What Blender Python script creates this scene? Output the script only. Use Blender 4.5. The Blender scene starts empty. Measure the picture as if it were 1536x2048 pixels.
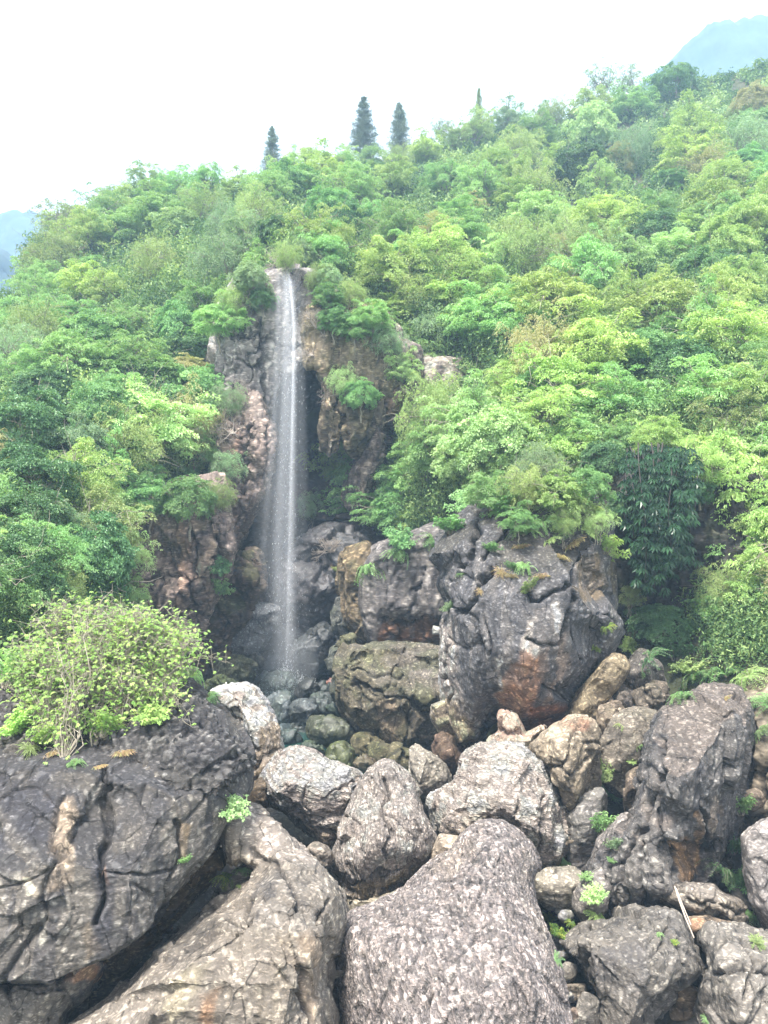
import bpy, bmesh, math, random
import numpy as np
from mathutils import Vector, Matrix
from mathutils.geometry import delaunay_2d_cdt

# ------------------------------------------------------------------ camera, sky, sun, exposure
SC = bpy.context.scene
COL = SC.collection
F = 1479.0            # focal length in pixels of the 1536 x 2048 photograph
CZ = 9.0              # eye height above the plunge pool's bed
cam_d = bpy.data.cameras.new('camera')
cam = bpy.data.objects.new('camera', cam_d)
COL.objects.link(cam)
cam.location = (0, 0, CZ)
cam.rotation_euler = (math.radians(90), 0, 0)
cam_d.sensor_fit = 'VERTICAL'
cam_d.sensor_height = 36.0
cam_d.lens = 36.0 * F / 2048.0
cam_d.clip_start = 0.1
cam_d.clip_end = 6000
SC.camera = cam

SUN_EL, SUN_AZ = math.radians(66), math.radians(212)      # high, behind the camera and to its left
world = bpy.data.worlds.new('World')
SC.world = world
world.use_nodes = True
wn = world.node_tree
for n in list(wn.nodes):
    wn.nodes.remove(n)
w_out = wn.nodes.new('ShaderNodeOutputWorld')
w_bg = wn.nodes.new('ShaderNodeBackground')
w_sky = wn.nodes.new('ShaderNodeTexSky')
w_sky.sky_type = 'NISHITA'
w_sky.sun_disc = False
w_sky.sun_elevation = SUN_EL
w_sky.sun_rotation = SUN_AZ
w_mix = wn.nodes.new('ShaderNodeMix')
w_mix.data_type = 'RGBA'
w_mix.inputs[0].default_value = 0.9                       # closed cloud deck, a little blue coming through
w_mix.inputs[7].default_value = (6.6, 6.5, 6.5, 1)
wn.links.new(w_sky.outputs[0], w_mix.inputs[6])
wn.links.new(w_mix.outputs[2], w_bg.inputs[0])
w_bg.inputs[1].default_value = 0.12
wn.links.new(w_bg.outputs[0], w_out.inputs[0])

sun_d = bpy.data.lights.new('sun', 'SUN')
sun_d.energy = 4.4
sun_d.angle = math.radians(12)
sun_d.color = (1.0, 0.955, 0.88)
sun = bpy.data.objects.new('sun', sun_d)
COL.objects.link(sun)
# direction towards the sun: azimuth measured like the sky's sun_rotation (0 = +Y, clockwise seen from above)
sd = Vector((math.sin(SUN_AZ) * math.cos(SUN_EL), math.cos(SUN_AZ) * math.cos(SUN_EL), math.sin(SUN_EL)))
sun.rotation_euler = sd.to_track_quat('Z', 'Y').to_euler()

SC.view_settings.view_transform = 'Standard'
SC.view_settings.look = 'None'
SC.view_settings.exposure = 1.75
SC.view_settings.gamma = 1.0
SC.render.engine = 'CYCLES'
SC.cycles.max_bounces = 7
SC.cycles.diffuse_bounces = 3
SC.cycles.glossy_bounces = 2
SC.cycles.transmission_bounces = 4
SC.cycles.volume_bounces = 2
SC.cycles.transparent_max_bounces = 110
SC.cycles.caustics_reflective = False
SC.cycles.caustics_refractive = False
SC.cycles.use_denoising = True

RNG = np.random.default_rng(7)
random.seed(7)

# ------------------------------------------------------------------ helpers: noise
_P = np.random.default_rng(11).permutation(256).astype(np.int64)
_P = np.concatenate([_P, _P, _P])
_G = np.random.default_rng(5).normal(size=(256, 3))
_G /= np.linalg.norm(_G, axis=1)[:, None]

def _hash(i, j, k):
    return _P[_P[_P[i & 255] + (j & 255)] + (k & 255)]

def perlin(p):
    p = np.asarray(p, dtype=np.float64)
    i = np.floor(p).astype(np.int64)
    f = p - i
    u = f * f * f * (f * (f * 6 - 15) + 10)
    out = 0
    for dx in (0, 1):
        wx = u[:, 0] if dx else 1 - u[:, 0]
        for dy in (0, 1):
            wy = u[:, 1] if dy else 1 - u[:, 1]
            for dz in (0, 1):
                wz = u[:, 2] if dz else 1 - u[:, 2]
                g = _G[_hash(i[:, 0] + dx, i[:, 1] + dy, i[:, 2] + dz)]
                d = (g[:, 0] * (f[:, 0] - dx) + g[:, 1] * (f[:, 1] - dy) + g[:, 2] * (f[:, 2] - dz))
                out = out + wx * wy * wz * d
    return out * 1.6

def fbm(p, o=4, gain=0.5):
    a, s, out = 1.0, 1.0, 0
    for k in range(o):
        out = out + a * perlin(p * s + 17.3 * k)
        a *= gain
        s *= 2.03
    return out

def ridged(p, o=3, gain=0.5):
    a, s, out = 1.0, 1.0, 0
    for k in range(o):
        out = out + a * (1 - 2 * np.abs(perlin(p * s + 9.1 * k)))
        a *= gain
        s *= 2.1
    return out

def worley(p, facet=True):
    """F1, F2 and, for the nearest cell, a tilted-plane value: makes broken, faceted stone."""
    i = np.floor(p).astype(np.int64)
    n = len(p)
    f1 = np.full(n, 9.0); f2 = np.full(n, 9.0); fv = np.zeros(n)
    for dx in (-1, 0, 1):
        for dy in (-1, 0, 1):
            for dz in (-1, 0, 1):
                c = i + (dx, dy, dz)
                h = _hash(c[:, 0], c[:, 1], c[:, 2])
                o = c + 0.5 + 0.45 * _G[h]
                d = p - o
                r = np.einsum('ij,ij->i', d, d)
                m = r < f1
                f2 = np.where(m, f1, np.minimum(f2, r))
                if facet:
                    g = _G[(h * 7 + 13) & 255]
                    fv = np.where(m, np.einsum('ij,ij->i', d, g) + 0.5 * g[:, 0], fv)
                f1 = np.where(m, r, f1)
    return np.sqrt(f1), np.sqrt(f2), fv

def smooth(a, b, x):
    t = np.clip((x - a) / (b - a), 0, 1)
    return t * t * (3 - 2 * t)

# ------------------------------------------------------------------ helpers: pixels, meshes, tags
def px(u, v, y):
    """The world point at distance y in front of the camera that the photograph shows at pixel (u, v)."""
    return ((u - 768.0) / F * y, y, CZ - (v - 1024.0) / F * y)

def proj(P):
    y = np.maximum(P[:, 1], 0.5)
    return 768 + F * P[:, 0] / y, 1024 - F * (P[:, 2] - CZ) / y

def poly_dist(poly, u, v):
    """Signed distance (inside > 0) to a polygon."""
    poly = np.asarray(poly, float)
    n = len(poly)
    d = np.full(u.shape, 1e9)
    ins = np.zeros(u.shape, bool)
    for k in range(n):
        ax, ay = poly[k]; bx, by = poly[(k + 1) % n]
        ex, ey = bx - ax, by - ay
        t = np.clip(((u - ax) * ex + (v - ay) * ey) / (ex * ex + ey * ey + 1e-9), 0, 1)
        d = np.minimum(d, (u - ax - t * ex) ** 2 + (v - ay - t * ey) ** 2)
        c = ((ay > v) != (by > v))
        xs = ax + (v - ay) * ex / (ey if abs(ey) > 1e-9 else 1e-9)
        ins ^= c & (u < xs)
    d = np.sqrt(d)
    return np.where(ins, d, -d)

def line_dist(pl, u, v):
    d = np.full(u.shape, 1e9)
    for (ax, ay), (bx, by) in zip(pl[:-1], pl[1:]):
        ex, ey = bx - ax, by - ay
        t = np.clip(((u - ax) * ex + (v - ay) * ey) / (ex * ex + ey * ey + 1e-9), 0, 1)
        d = np.minimum(d, (u - ax - t * ex) ** 2 + (v - ay - t * ey) ** 2)
    return np.sqrt(d)

def mesh_np(name, verts, faces, smooth_shade=False):
    """faces: (n, k) int array, or a list of such arrays."""
    me = bpy.data.meshes.new(name)
    fl = faces if isinstance(faces, list) else [faces]
    fl = [np.asarray(f, dtype=np.int32) for f in fl if len(f)]
    verts = np.asarray(verts, dtype=np.float32)
    me.vertices.add(len(verts))
    me.vertices.foreach_set('co', verts.ravel())
    nl = sum(f.size for f in fl); nf = sum(len(f) for f in fl)
    me.loops.add(nl)
    me.loops.foreach_set('vertex_index', np.concatenate([f.ravel() for f in fl]))
    me.polygons.add(nf)
    starts, s = [], 0
    for f in fl:
        starts.append(s + np.arange(len(f)) * f.shape[1]); s += f.size
    me.polygons.foreach_set('loop_start', np.concatenate(starts).astype(np.int32))
    me.update(calc_edges=True)
    me.validate()
    me.polygons.foreach_set('use_smooth', np.full(len(me.polygons), smooth_shade))
    return me

def point_color(me, name, rgb):
    a = me.color_attributes.new(name, 'FLOAT_COLOR', 'POINT')
    c = np.ones((len(rgb), 4), np.float32); c[:, :3] = rgb
    a.data.foreach_set('color', c.ravel())

def link(name, me, mat=None, parent=None):
    o = bpy.data.objects.new(name, me)
    COL.objects.link(o)
    if mat:
        me.materials.append(mat)
    if parent:
        o.parent = parent
    return o

USED = {}
def tag(o, label=None, cat=None, group=None, kind=None):
    if label: o['label'] = label
    if cat: o['category'] = cat
    if group: o['group'] = group
    if kind: o['kind'] = kind
    if label and not group:
        if label in USED: print('DUPLICATE LABEL', label)
        USED[label] = 1
    return o

def empty(name, loc):
    o = bpy.data.objects.new(name, None)
    COL.objects.link(o)
    o.location = loc
    o.empty_display_size = 0.2
    return o

# ------------------------------------------------------------------ helpers: tubes
def tube(path, radii, sides=6):
    path = np.asarray(path, float); n = len(path)
    radii = np.broadcast_to(np.asarray(radii, float), (n,))
    t = np.gradient(path, axis=0); t /= np.linalg.norm(t, axis=1)[:, None] + 1e-9
    ref = np.where(np.abs(t[:, 2:3]) > 0.9, [[1.0, 0, 0]], [[0, 0, 1.0]])
    a = np.cross(t, ref); a /= np.linalg.norm(a, axis=1)[:, None] + 1e-9
    b = np.cross(t, a)
    ang = np.linspace(0, 2 * np.pi, sides, endpoint=False)
    V = path[:, None] + radii[:, None, None] * (a[:, None] * np.cos(ang)[None, :, None] + b[:, None] * np.sin(ang)[None, :, None])
    V = V.reshape(-1, 3)
    Q = []
    for i in range(n - 1):
        for j in range(sides):
            k = (j + 1) % sides
            Q.append((i * sides + j, i * sides + k, (i + 1) * sides + k, (i + 1) * sides + j))
    return V, np.array(Q, np.int32)

class Bag:
    def __init__(s): s.v = []; s.q = []; s.n = 0
    def add(s, V, Q):
        s.v.append(V); s.q.append(np.asarray(Q) + s.n); s.n += len(V)
    def mesh(s, name, sm=True):
        return mesh_np(name, np.concatenate(s.v), np.concatenate(s.q), sm)

def limb_path(a, b, sag=0.1, n=6, rng=None, wob=0.06):
    rng = rng or RNG
    a = np.asarray(a, float); b = np.asarray(b, float)
    L = np.linalg.norm(b - a)
    t = np.linspace(0, 1, n)[:, None]
    p = a + (b - a) * t
    p[:, 2] += sag * L * np.sin(np.pi * t[:, 0])
    p[1:-1] += rng.normal(size=(n - 2, 3)) * wob * L * 0.5
    return p
# ------------------------------------------------------------------ materials
def new_mat(name):
    m = bpy.data.materials.new(name)
    m.use_nodes = True
    nt = m.node_tree
    for n in list(nt.nodes): nt.nodes.remove(n)
    out = nt.nodes.new('ShaderNodeOutputMaterial')
    return m, nt, out

def N(nt, t, **kw):
    n = nt.nodes.new(t)
    for k, v in kw.items():
        if isinstance(k, str) and hasattr(n, k): setattr(n, k, v)
    return n

def noise_node(nt, vec, scale, detail=6, rough=0.6):
    n = nt.nodes.new('ShaderNodeTexNoise')
    n.inputs['Scale'].default_value = scale
    n.inputs['Detail'].default_value = detail
    n.inputs['Roughness'].default_value = rough
    nt.links.new(vec, n.inputs['Vector'])
    return n.outputs[0]

def ramp(nt, fac, stops):
    r = nt.nodes.new('ShaderNodeValToRGB')
    e = r.color_ramp.elements
    while len(e) < len(stops): e.new(0.5)
    for i, (p, c) in enumerate(stops):
        e[i].position = p
        e[i].color = (*c, 1) if len(c) == 3 else c
    nt.links.new(fac, r.inputs[0])
    return r.outputs[0]

def mixc(nt, fac, a, b, mode='MIX'):
    m = nt.nodes.new('ShaderNodeMix'); m.data_type = 'RGBA'; m.blend_type = mode
    for sock, val in ((m.inputs[0], fac), (m.inputs[6], a), (m.inputs[7], b)):
        if isinstance(val, (int, float)): sock.default_value = val
        elif isinstance(val, tuple): sock.default_value = (*val, 1) if len(val) == 3 else val
        else: nt.links.new(val, sock)
    return m.outputs[2]

def rock_mat(name, rough=0.86, bump=0.5, fine=28.0, wet=0.0, worm=None):
    m, nt, out = new_mat(name)
    tc = N(nt, 'ShaderNodeTexCoord')
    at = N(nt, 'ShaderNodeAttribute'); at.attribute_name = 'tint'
    b = N(nt, 'ShaderNodeBsdfPrincipled')
    v = tc.outputs['Object']
    n1 = noise_node(nt, v, 3.2, 8, 0.68)
    n2 = noise_node(nt, v, fine, 6, 0.7)
    n3 = noise_node(nt, v, fine * 2.3, 3, 0.6)
    # grain: lighter and darker flecks of the same stone
    g1 = ramp(nt, n1, [(0.3, (0.74, 0.74, 0.75)), (0.5, (1, 1, 1)), (0.7, (1.2, 1.19, 1.16))])
    g2 = ramp(nt, n2, [(0.3, (0.68, 0.68, 0.69)), (0.5, (1, 1, 1)), (0.72, (1.22, 1.2, 1.17))])
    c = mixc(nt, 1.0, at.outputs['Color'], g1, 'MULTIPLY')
    c = mixc(nt, 1.0, c, g2, 'MULTIPLY')
    r2 = N(nt, 'ShaderNodeTexNoise'); r2.noise_type = 'RIDGED_MULTIFRACTAL'; r2.inputs['Scale'].default_value = fine * 0.8; r2.inputs['Detail'].default_value = 4
    mg = N(nt, 'ShaderNodeMapping'); mg.inputs['Scale'].default_value = (0.45, 0.8, 1.7); mg.inputs['Rotation'].default_value = (0.1, 0.35, 0.2)
    nt.links.new(mixc(nt, 0.15, v, n1, 'ADD'), mg.inputs['Vector'])
    nt.links.new(mg.outputs[0], r2.inputs['Vector']); nt.links.new(mg.outputs[0], r2.inputs['Vector'])
    c = mixc(nt, 1.0, c, ramp(nt, r2.outputs[0], [(0.08, (0.6, 0.6, 0.6)), (0.3, (1.15, 1.14, 1.12)), (0.8, (1.25, 1.24, 1.22))]), 'MULTIPLY')
    wh = None
    if worm:   # solution furrows: wriggling pale ribs with dark troughs between them, all running one way
        ang, sc, st = worm[:3]
        m1 = N(nt, 'ShaderNodeMapping'); m1.inputs['Rotation'].default_value = (0, math.radians(ang), 0)
        m2 = N(nt, 'ShaderNodeMapping'); m2.inputs['Scale'].default_value = worm[3] if len(worm) > 3 else (2.4, 1.2, 0.8)
        wq = mixc(nt, 0.10, v, noise_node(nt, v, 7.0, 3, 0.6), 'ADD')
        nt.links.new(wq, m1.inputs['Vector']); nt.links.new(m1.outputs[0], m2.inputs['Vector'])
        wn_ = N(nt, 'ShaderNodeTexNoise'); wn_.inputs['Scale'].default_value = sc; wn_.inputs['Detail'].default_value = 3; wn_.inputs['Roughness'].default_value = 0.55; wn_.inputs['Distortion'].default_value = 0.9
        nt.links.new(m2.outputs[0], wn_.inputs['Vector'])
        wh = ramp(nt, wn_.outputs[0], [(0.36, (0, 0, 0)), (0.5, (0.45, 0.45, 0.45)), (0.62, (1, 1, 1))])
        wc = ramp(nt, wn_.outputs[0], [(0.36, (1 - 0.62 * st, 1 - 0.62 * st, 1 - 0.58 * st)), (0.5, (1, 1, 1)), (0.62, (1 + 0.55 * st, 1 + 0.46 * st, 1 + 0.42 * st))])
        c = mixc(nt, 1.0, c, wc, 'MULTIPLY')
    # hairline cracks and dark solution pits, sharp edged
    rn = N(nt, 'ShaderNodeTexNoise'); rn.noise_type = 'RIDGED_MULTIFRACTAL'; rn.inputs['Scale'].default_value = fine * 0.3; rn.inputs['Detail'].default_value = 7; rn.inputs['Roughness'].default_value = 0.62
    nt.links.new(v, rn.inputs['Vector'])
    g3 = ramp(nt, rn.outputs[0], [(0.10, (0.52, 0.51, 0.52)), (0.30, (1.05, 1.05, 1.05)), (0.6, (1.22, 1.21, 1.19)), (0.85, (1.34, 1.31, 1.27))])
    c = mixc(nt, 1.0, c, g3, 'MULTIPLY')
    wv = mixc(nt, 0.12, v, n1, 'ADD')
    ve = N(nt, 'ShaderNodeTexVoronoi'); ve.feature = 'DISTANCE_TO_EDGE'; ve.inputs['Scale'].default_value = fine * 0.07
    mpv = N(nt, 'ShaderNodeMapping'); mpv.inputs['Scale'].default_value = (1, 1, 0.45); mpv.inputs['Rotation'].default_value = (0.2, 0.35, 0)
    nt.links.new(wv, mpv.inputs['Vector']); nt.links.new(mpv.outputs[0], ve.inputs['Vector'])
    ck = ramp(nt, ve.outputs['Distance'], [(0.0, (0.25, 0.25, 0.25)), (0.012, (0.45, 0.45, 0.45)), (0.03, (1, 1, 1))])
    ckg = ramp(nt, n1, [(0.42, (1, 1, 1)), (0.55, (0, 0, 0))])
    ck2 = mixc(nt, ckg, (1.0, 1.0, 1.0), ck)
    c = mixc(nt, 1.0, c, ck2, 'MULTIPLY')
    # small pale lichen spots
    vo = N(nt, 'ShaderNodeTexVoronoi'); vo.inputs['Scale'].default_value = fine * 0.6
    nt.links.new(v, vo.inputs['Vector'])
    sp = ramp(nt, vo.outputs['Distance'], [(0.10, (1, 1, 1)), (0.16, (0, 0, 0))])
    gate = ramp(nt, n1, [(0.66, (0, 0, 0)), (0.78, (0.3, 0.3, 0.3))])
    fac = mixc(nt, 1.0, sp, gate, 'MULTIPLY')
    c = mixc(nt, fac, c, (0.5, 0.48, 0.43))
    nt.links.new(c, b.inputs['Base Color'])
    b.inputs['Roughness'].default_value = rough
    b.inputs['Specular IOR Level'].default_value = 0.25 + 0.2 * wet
    if wet:
        rr = ramp(nt, n1, [(0.35, (0.34, 0.34, 0.34)), (0.65, (0.65, 0.65, 0.65))])
        nt.links.new(rr, b.inputs['Roughness'])
    bp = N(nt, 'ShaderNodeBump'); bp.inputs['Strength'].default_value = bump; bp.inputs['Distance'].default_value = 0.05
    nt.links.new(n2, bp.inputs['Height'])
    bp2 = N(nt, 'ShaderNodeBump'); bp2.inputs['Strength'].default_value = bump * 0.6; bp2.inputs['Distance'].default_value = 0.02
    nt.links.new(n3, bp2.inputs['Height'])
    nt.links.new(bp.outputs[0], bp2.inputs['Normal'])
    bp3 = N(nt, 'ShaderNodeBump'); bp3.inputs['Strength'].default_value = min(1.0, bump * 1.6); bp3.inputs['Distance'].default_value = 0.9 / fine
    nt.links.new(mixc(nt, 1.0, rn.outputs[0], ck2, 'MULTIPLY'), bp3.inputs['Height']); nt.links.new(bp2.outputs[0], bp3.inputs['Normal'])
    last = bp3
    if wh is not None:
        last = N(nt, 'ShaderNodeBump'); last.inputs['Strength'].default_value = 0.9; last.inputs['Distance'].default_value = 0.05
        nt.links.new(wh, last.inputs['Height']); nt.links.new(bp3.outputs[0], last.inputs['Normal'])
    nt.links.new(last.outputs[0], b.inputs['Normal'])
    nt.links.new(b.outputs[0], out.inputs[0])
    return m

M_ROCK = rock_mat('limestone')
M_CLIFF = rock_mat('cliff_stone', fine=9.0, bump=0.7)
M_FURROW = rock_mat('furrowed_limestone', worm=(34, 5.6, 0.7, (3.4, 1.0, 0.5)))
M_WRINKLE = rock_mat('wrinkled_limestone', worm=(78, 6.0, 0.45, (3.4, 1.0, 0.5)))
M_UPRIGHT = rock_mat('upright_grained_limestone', worm=(8, 6.0, 0.45, (3.4, 1.0, 0.5)))
M_WET = rock_mat('wet_stone', wet=1.0, bump=0.35)

def leaf_mat(name, ca, cb, cc, trans=0.30, rough=0.55, hue_j=0.014, val_j=0.2):
    """ca..cc: the leaf colours met on one plant, chosen leaf by leaf through the 'lv' attribute; plants differ a little from one another."""
    m, nt, out = new_mat(name)
    at = N(nt, 'ShaderNodeAttribute'); at.attribute_name = 'lv'
    oi = N(nt, 'ShaderNodeObjectInfo')
    col = ramp(nt, at.outputs['Fac'], [(0.0, ca), (0.5, cb), (1.0, cc)])
    hs = N(nt, 'ShaderNodeHueSaturation')
    mr = N(nt, 'ShaderNodeMapRange'); mr.inputs['To Min'].default_value = 0.498 - hue_j; mr.inputs['To Max'].default_value = 0.498 + hue_j * 0.7
    nt.links.new(oi.outputs['Random'], mr.inputs['Value']); nt.links.new(mr.outputs[0], hs.inputs['Hue'])
    mm = N(nt, 'ShaderNodeMath', operation='MULTIPLY'); mm.inputs[1].default_value = 7.31
    fr = N(nt, 'ShaderNodeMath', operation='FRACT')
    nt.links.new(oi.outputs['Random'], mm.inputs[0]); nt.links.new(mm.outputs[0], fr.inputs[0])
    mv = N(nt, 'ShaderNodeMapRange'); mv.inputs['To Min'].default_value = 1.10 - val_j; mv.inputs['To Max'].default_value = 1.14 + val_j
    nt.links.new(fr.outputs[0], mv.inputs['Value']); nt.links.new(mv.outputs[0], hs.inputs['Value'])
    nt.links.new(col, hs.inputs['Color'])
    b = N(nt, 'ShaderNodeBsdfPrincipled')
    b.inputs['Roughness'].default_value = rough
    b.inputs['Specular IOR Level'].default_value = 0.35
    nt.links.new(hs.outputs[0], b.inputs['Base Color'])
    tr = N(nt, 'ShaderNodeBsdfTranslucent')
    tcol = mixc(nt, 1.0, hs.outputs[0], (1.25, 1.2, 0.6), 'MULTIPLY')
    nt.links.new(tcol, tr.inputs['Color'])
    mx = N(nt, 'ShaderNodeMixShader'); mx.inputs[0].default_value = trans
    nt.links.new(b.outputs[0], mx.inputs[1]); nt.links.new(tr.outputs[0], mx.inputs[2])
    nt.links.new(mx.outputs[0], out.inputs[0])
    return m

def plain(name, col, rough=0.8, var=0.25, scale=6.0):
    m, nt, out = new_mat(name)
    tc = N(nt, 'ShaderNodeTexCoord')
    n = noise_node(nt, tc.outputs['Object'], scale, 6, 0.65)
    lo = tuple(c * (1 - var) for c in col); hi = tuple(c * (1 + var) for c in col)
    b = N(nt, 'ShaderNodeBsdfPrincipled')
    nt.links.new(ramp(nt, n, [(0.3, lo), (0.7, hi)]), b.inputs['Base Color'])
    b.inputs['Roughness'].default_value = rough
    bp = N(nt, 'ShaderNodeBump'); bp.inputs['Strength'].default_value = 0.4
    nt.links.new(n, bp.inputs['Height']); nt.links.new(bp.outputs[0], b.inputs['Normal'])
    nt.links.new(b.outputs[0], out.inputs[0])
    return m

LM = {
 'lime':    leaf_mat('lime_leaves',    (0.20, 0.33, 0.10), (0.33, 0.47, 0.17), (0.46, 0.57, 0.26), trans=0.34),
 'bright':  leaf_mat('bright_green_leaves', (0.14, 0.29, 0.10), (0.24, 0.42, 0.17), (0.36, 0.53, 0.26), trans=0.34),
 'emerald': leaf_mat('emerald_leaves', (0.09, 0.20, 0.075), (0.17, 0.33, 0.13), (0.28, 0.45, 0.20), trans=0.32),
 'dark':    leaf_mat('dark_green_leaves', (0.045, 0.11, 0.045), (0.09, 0.19, 0.08), (0.17, 0.29, 0.13), trans=0.25, rough=0.4),
 'olive':   leaf_mat('olive_leaves',   (0.18, 0.27, 0.10), (0.28, 0.38, 0.15), (0.40, 0.48, 0.22)),
 'grey':    leaf_mat('grey_green_leaves', (0.16, 0.27, 0.15), (0.25, 0.37, 0.21), (0.35, 0.46, 0.29)),
 'pale':    leaf_mat('pale_green_leaves', (0.26, 0.43, 0.18), (0.37, 0.54, 0.25), (0.50, 0.64, 0.35)),
 'rust':    leaf_mat('rust_tinged_leaves', (0.28, 0.31, 0.13), (0.42, 0.39, 0.21), (0.38, 0.46, 0.22)),
 'spring':  leaf_mat('spring_leaves',  (0.16, 0.33, 0.09), (0.28, 0.47, 0.14), (0.44, 0.58, 0.22), trans=0.34),
 'moss':    leaf_mat('moss_leaves',    (0.08, 0.17, 0.03), (0.15, 0.26, 0.05), (0.40, 0.44, 0.08)),
 'dry':     leaf_mat('dry_grass',      (0.30, 0.21, 0.12), (0.40, 0.31, 0.18), (0.26, 0.32, 0.10)),
 'glossy':  leaf_mat('glossy_climber_leaves', (0.008, 0.028, 0.013), (0.02, 0.06, 0.028), (0.05, 0.13, 0.058), trans=0.12, rough=0.35),
 'cover':   leaf_mat('undergrowth_leaves', (0.04, 0.09, 0.035), (0.12, 0.21, 0.075), (0.32, 0.42, 0.17), trans=0.3),
 'conifer': leaf_mat('conifer_needles', (0.13, 0.16, 0.13), (0.18, 0.23, 0.18), (0.24, 0.30, 0.23), trans=0.15),
}
M_BARK = plain('grey_bark', (0.27, 0.24, 0.19), 0.9, 0.35, 9)
M_TWIG = plain('pale_dry_twig', (0.34, 0.29, 0.25), 0.85, 0.25, 9)
M_DTWIG = plain('dark_twig', (0.06, 0.05, 0.045), 0.9, 0.25, 9)
M_POLE = plain('bleached_wood', (0.36, 0.30, 0.25), 0.8, 0.2, 14)
# ------------------------------------------------------------------ rock tool
PINK = (0.46, 0.40, 0.37); GREY = (0.22, 0.21, 0.20); DARK = (0.075, 0.075, 0.085); TAN = (0.34, 0.28, 0.20)
CREAM = (0.56, 0.46, 0.36); ORANGE = (0.47, 0.26, 0.14); OLIVE = (0.15, 0.13, 0.075); WETD = (0.045, 0.055, 0.055)
MOSS = (0.09, 0.12, 0.04); BROWN = (0.16, 0.10, 0.065); NEAR_BLACK = (0.035, 0.035, 0.04); RED = (0.32, 0.16, 0.11)

STYLES = {   # facet, lump, wrinkle, fine, crack: (amplitude in m, frequency per m)
 'smooth':  dict(chipk=0.35, chip=0.4, facet=(0.10, 0.9), lump=(0.08, 0.7), wrinkle=(0.034, 3.6, (0.6, 0.6, 3.6)), fine=(0.018, 11), crack=(0.07, 0.55, 0.018)),
 'wormy':   dict(chipk=0.12, chip=0.5, facet=(0.06, 0.6), lump=(0.10, 0.6), wrinkle=(0.036, 9.0, (2.6, 1.0, 1.0)), fine=(0.018, 15), crack=(0.04, 0.4, 0.012)),
 'pitted':  dict(chipk=0.5, facet=(0.08, 1.0), lump=(0.16, 0.8), wrinkle=(0.07, 4.0, (1, 1, 1)), fine=(0.045, 9), crack=(0.05, 0.7, 0.03)),
 'slab':    dict(chipk=0.5, chip=0.45, facet=(0.10, 0.6), lump=(0.10, 0.5), wrinkle=(0.020, 3.0, (1.6, 1.6, 0.7)), fine=(0.020, 10), crack=(0.12, 0.42, 0.014)),
 'karst':   dict(chipk=0.6, chip=0.42, facet=(0.17, 0.85), lump=(0.14, 0.5), wrinkle=(0.05, 2.6, (1.5, 1.5, 0.6)), fine=(0.04, 7), crack=(0.22, 0.42, 0.022)),
 'cliff':   dict(chip=0.8, chipk=0.8, facet=(0.26, 0.5), lump=(0.20, 0.25), wrinkle=(0.06, 3.0, (1.8, 1.8, 0.16)), fine=(0.035, 5), crack=(0.35, 0.40, 0.018)),
 'strata':  dict(chipk=0.35, chip=0.5, facet=(0.20, 0.6), lump=(0.15, 0.25), wrinkle=(0.09, 2.2, (0.25, 0.25, 2.4)), fine=(0.06, 3.5), crack=(0.25, 0.3, 0.02)),
 'wetb':    dict(facet=(0.16, 0.9), lump=(0.10, 0.8), wrinkle=(0.03, 3.0, (1, 1, 1)), fine=(0.02, 8), crack=(0.05, 0.5, 0.02)),
 'pillar':  dict(chip=0.3, chipk=0.5, facet=(0.14, 0.7), lump=(0.12, 0.5), wrinkle=(0.06, 3.4, (1.6, 1.6, 0.14)), fine=(0.035, 8), crack=(0.10, 0.5, 0.02)),
}

def near_on_poly(poly, u, v):
    poly = np.asarray(poly, float)
    best = np.full(u.shape, 1e18); nu = u.copy(); nv = v.copy()
    for k in range(len(poly)):
        ax, ay = poly[k]; bx, by = poly[(k + 1) % len(poly)]
        ex, ey = bx - ax, by - ay
        t = np.clip(((u - ax) * ex + (v - ay) * ey) / (ex * ex + ey * ey + 1e-9), 0, 1)
        qx = ax + t * ex; qy = ay + t * ey
        d = (u - qx) ** 2 + (v - qy) ** 2
        m = d < best
        best = np.where(m, d, best); nu = np.where(m, qx, nu); nv = np.where(m, qy, nv)
    return nu, nv

def soften(poly, it=1):
    """Chaikin corner cutting, so that outlines are not made of straight runs."""
    p = np.asarray(poly, float)
    for _ in range(it):
        q = np.roll(p, -1, axis=0)
        p = np.stack([0.88 * p + 0.12 * q, 0.12 * p + 0.88 * q], 1).reshape(-1, 2)
    return p

def lin_field(outline, edge, pts, U, V):
    co = [Vector((float(a), float(b))) for a, b in outline] + [Vector((float(p[0]), float(p[1]))) for p in pts]
    val = [edge] * len(outline) + [p[2] for p in pts]
    n = len(outline)
    vs, es, fs, ov, oe, of = delaunay_2d_cdt(co, [(i, (i + 1) % n) for i in range(n)], [], 0, 1e-4)
    vals = [np.mean([val[k] for k in ov[i]]) if ov[i] else edge for i in range(len(vs))]
    H = np.full(U.shape, edge)
    for f in fs:
        a, b, c = f[:3]
        (x0, y0), (x1, y1), (x2, y2) = vs[a], vs[b], vs[c]
        D = (y1 - y2) * (x0 - x2) + (x2 - x1) * (y0 - y2)
        if abs(D) < 1e-6: continue
        l0 = ((y1 - y2) * (U - x2) + (x2 - x1) * (V - y2)) / D
        l1 = ((y2 - y0) * (U - x2) + (x0 - x2) * (V - y2)) / D
        l2 = 1 - l0 - l1
        m = (l0 >= -1e-6) & (l1 >= -1e-6) & (l2 >= -1e-6)
        H = np.where(m, l0 * vals[a] + l1 * vals[b] + l2 * vals[c], H)
    return H

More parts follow.
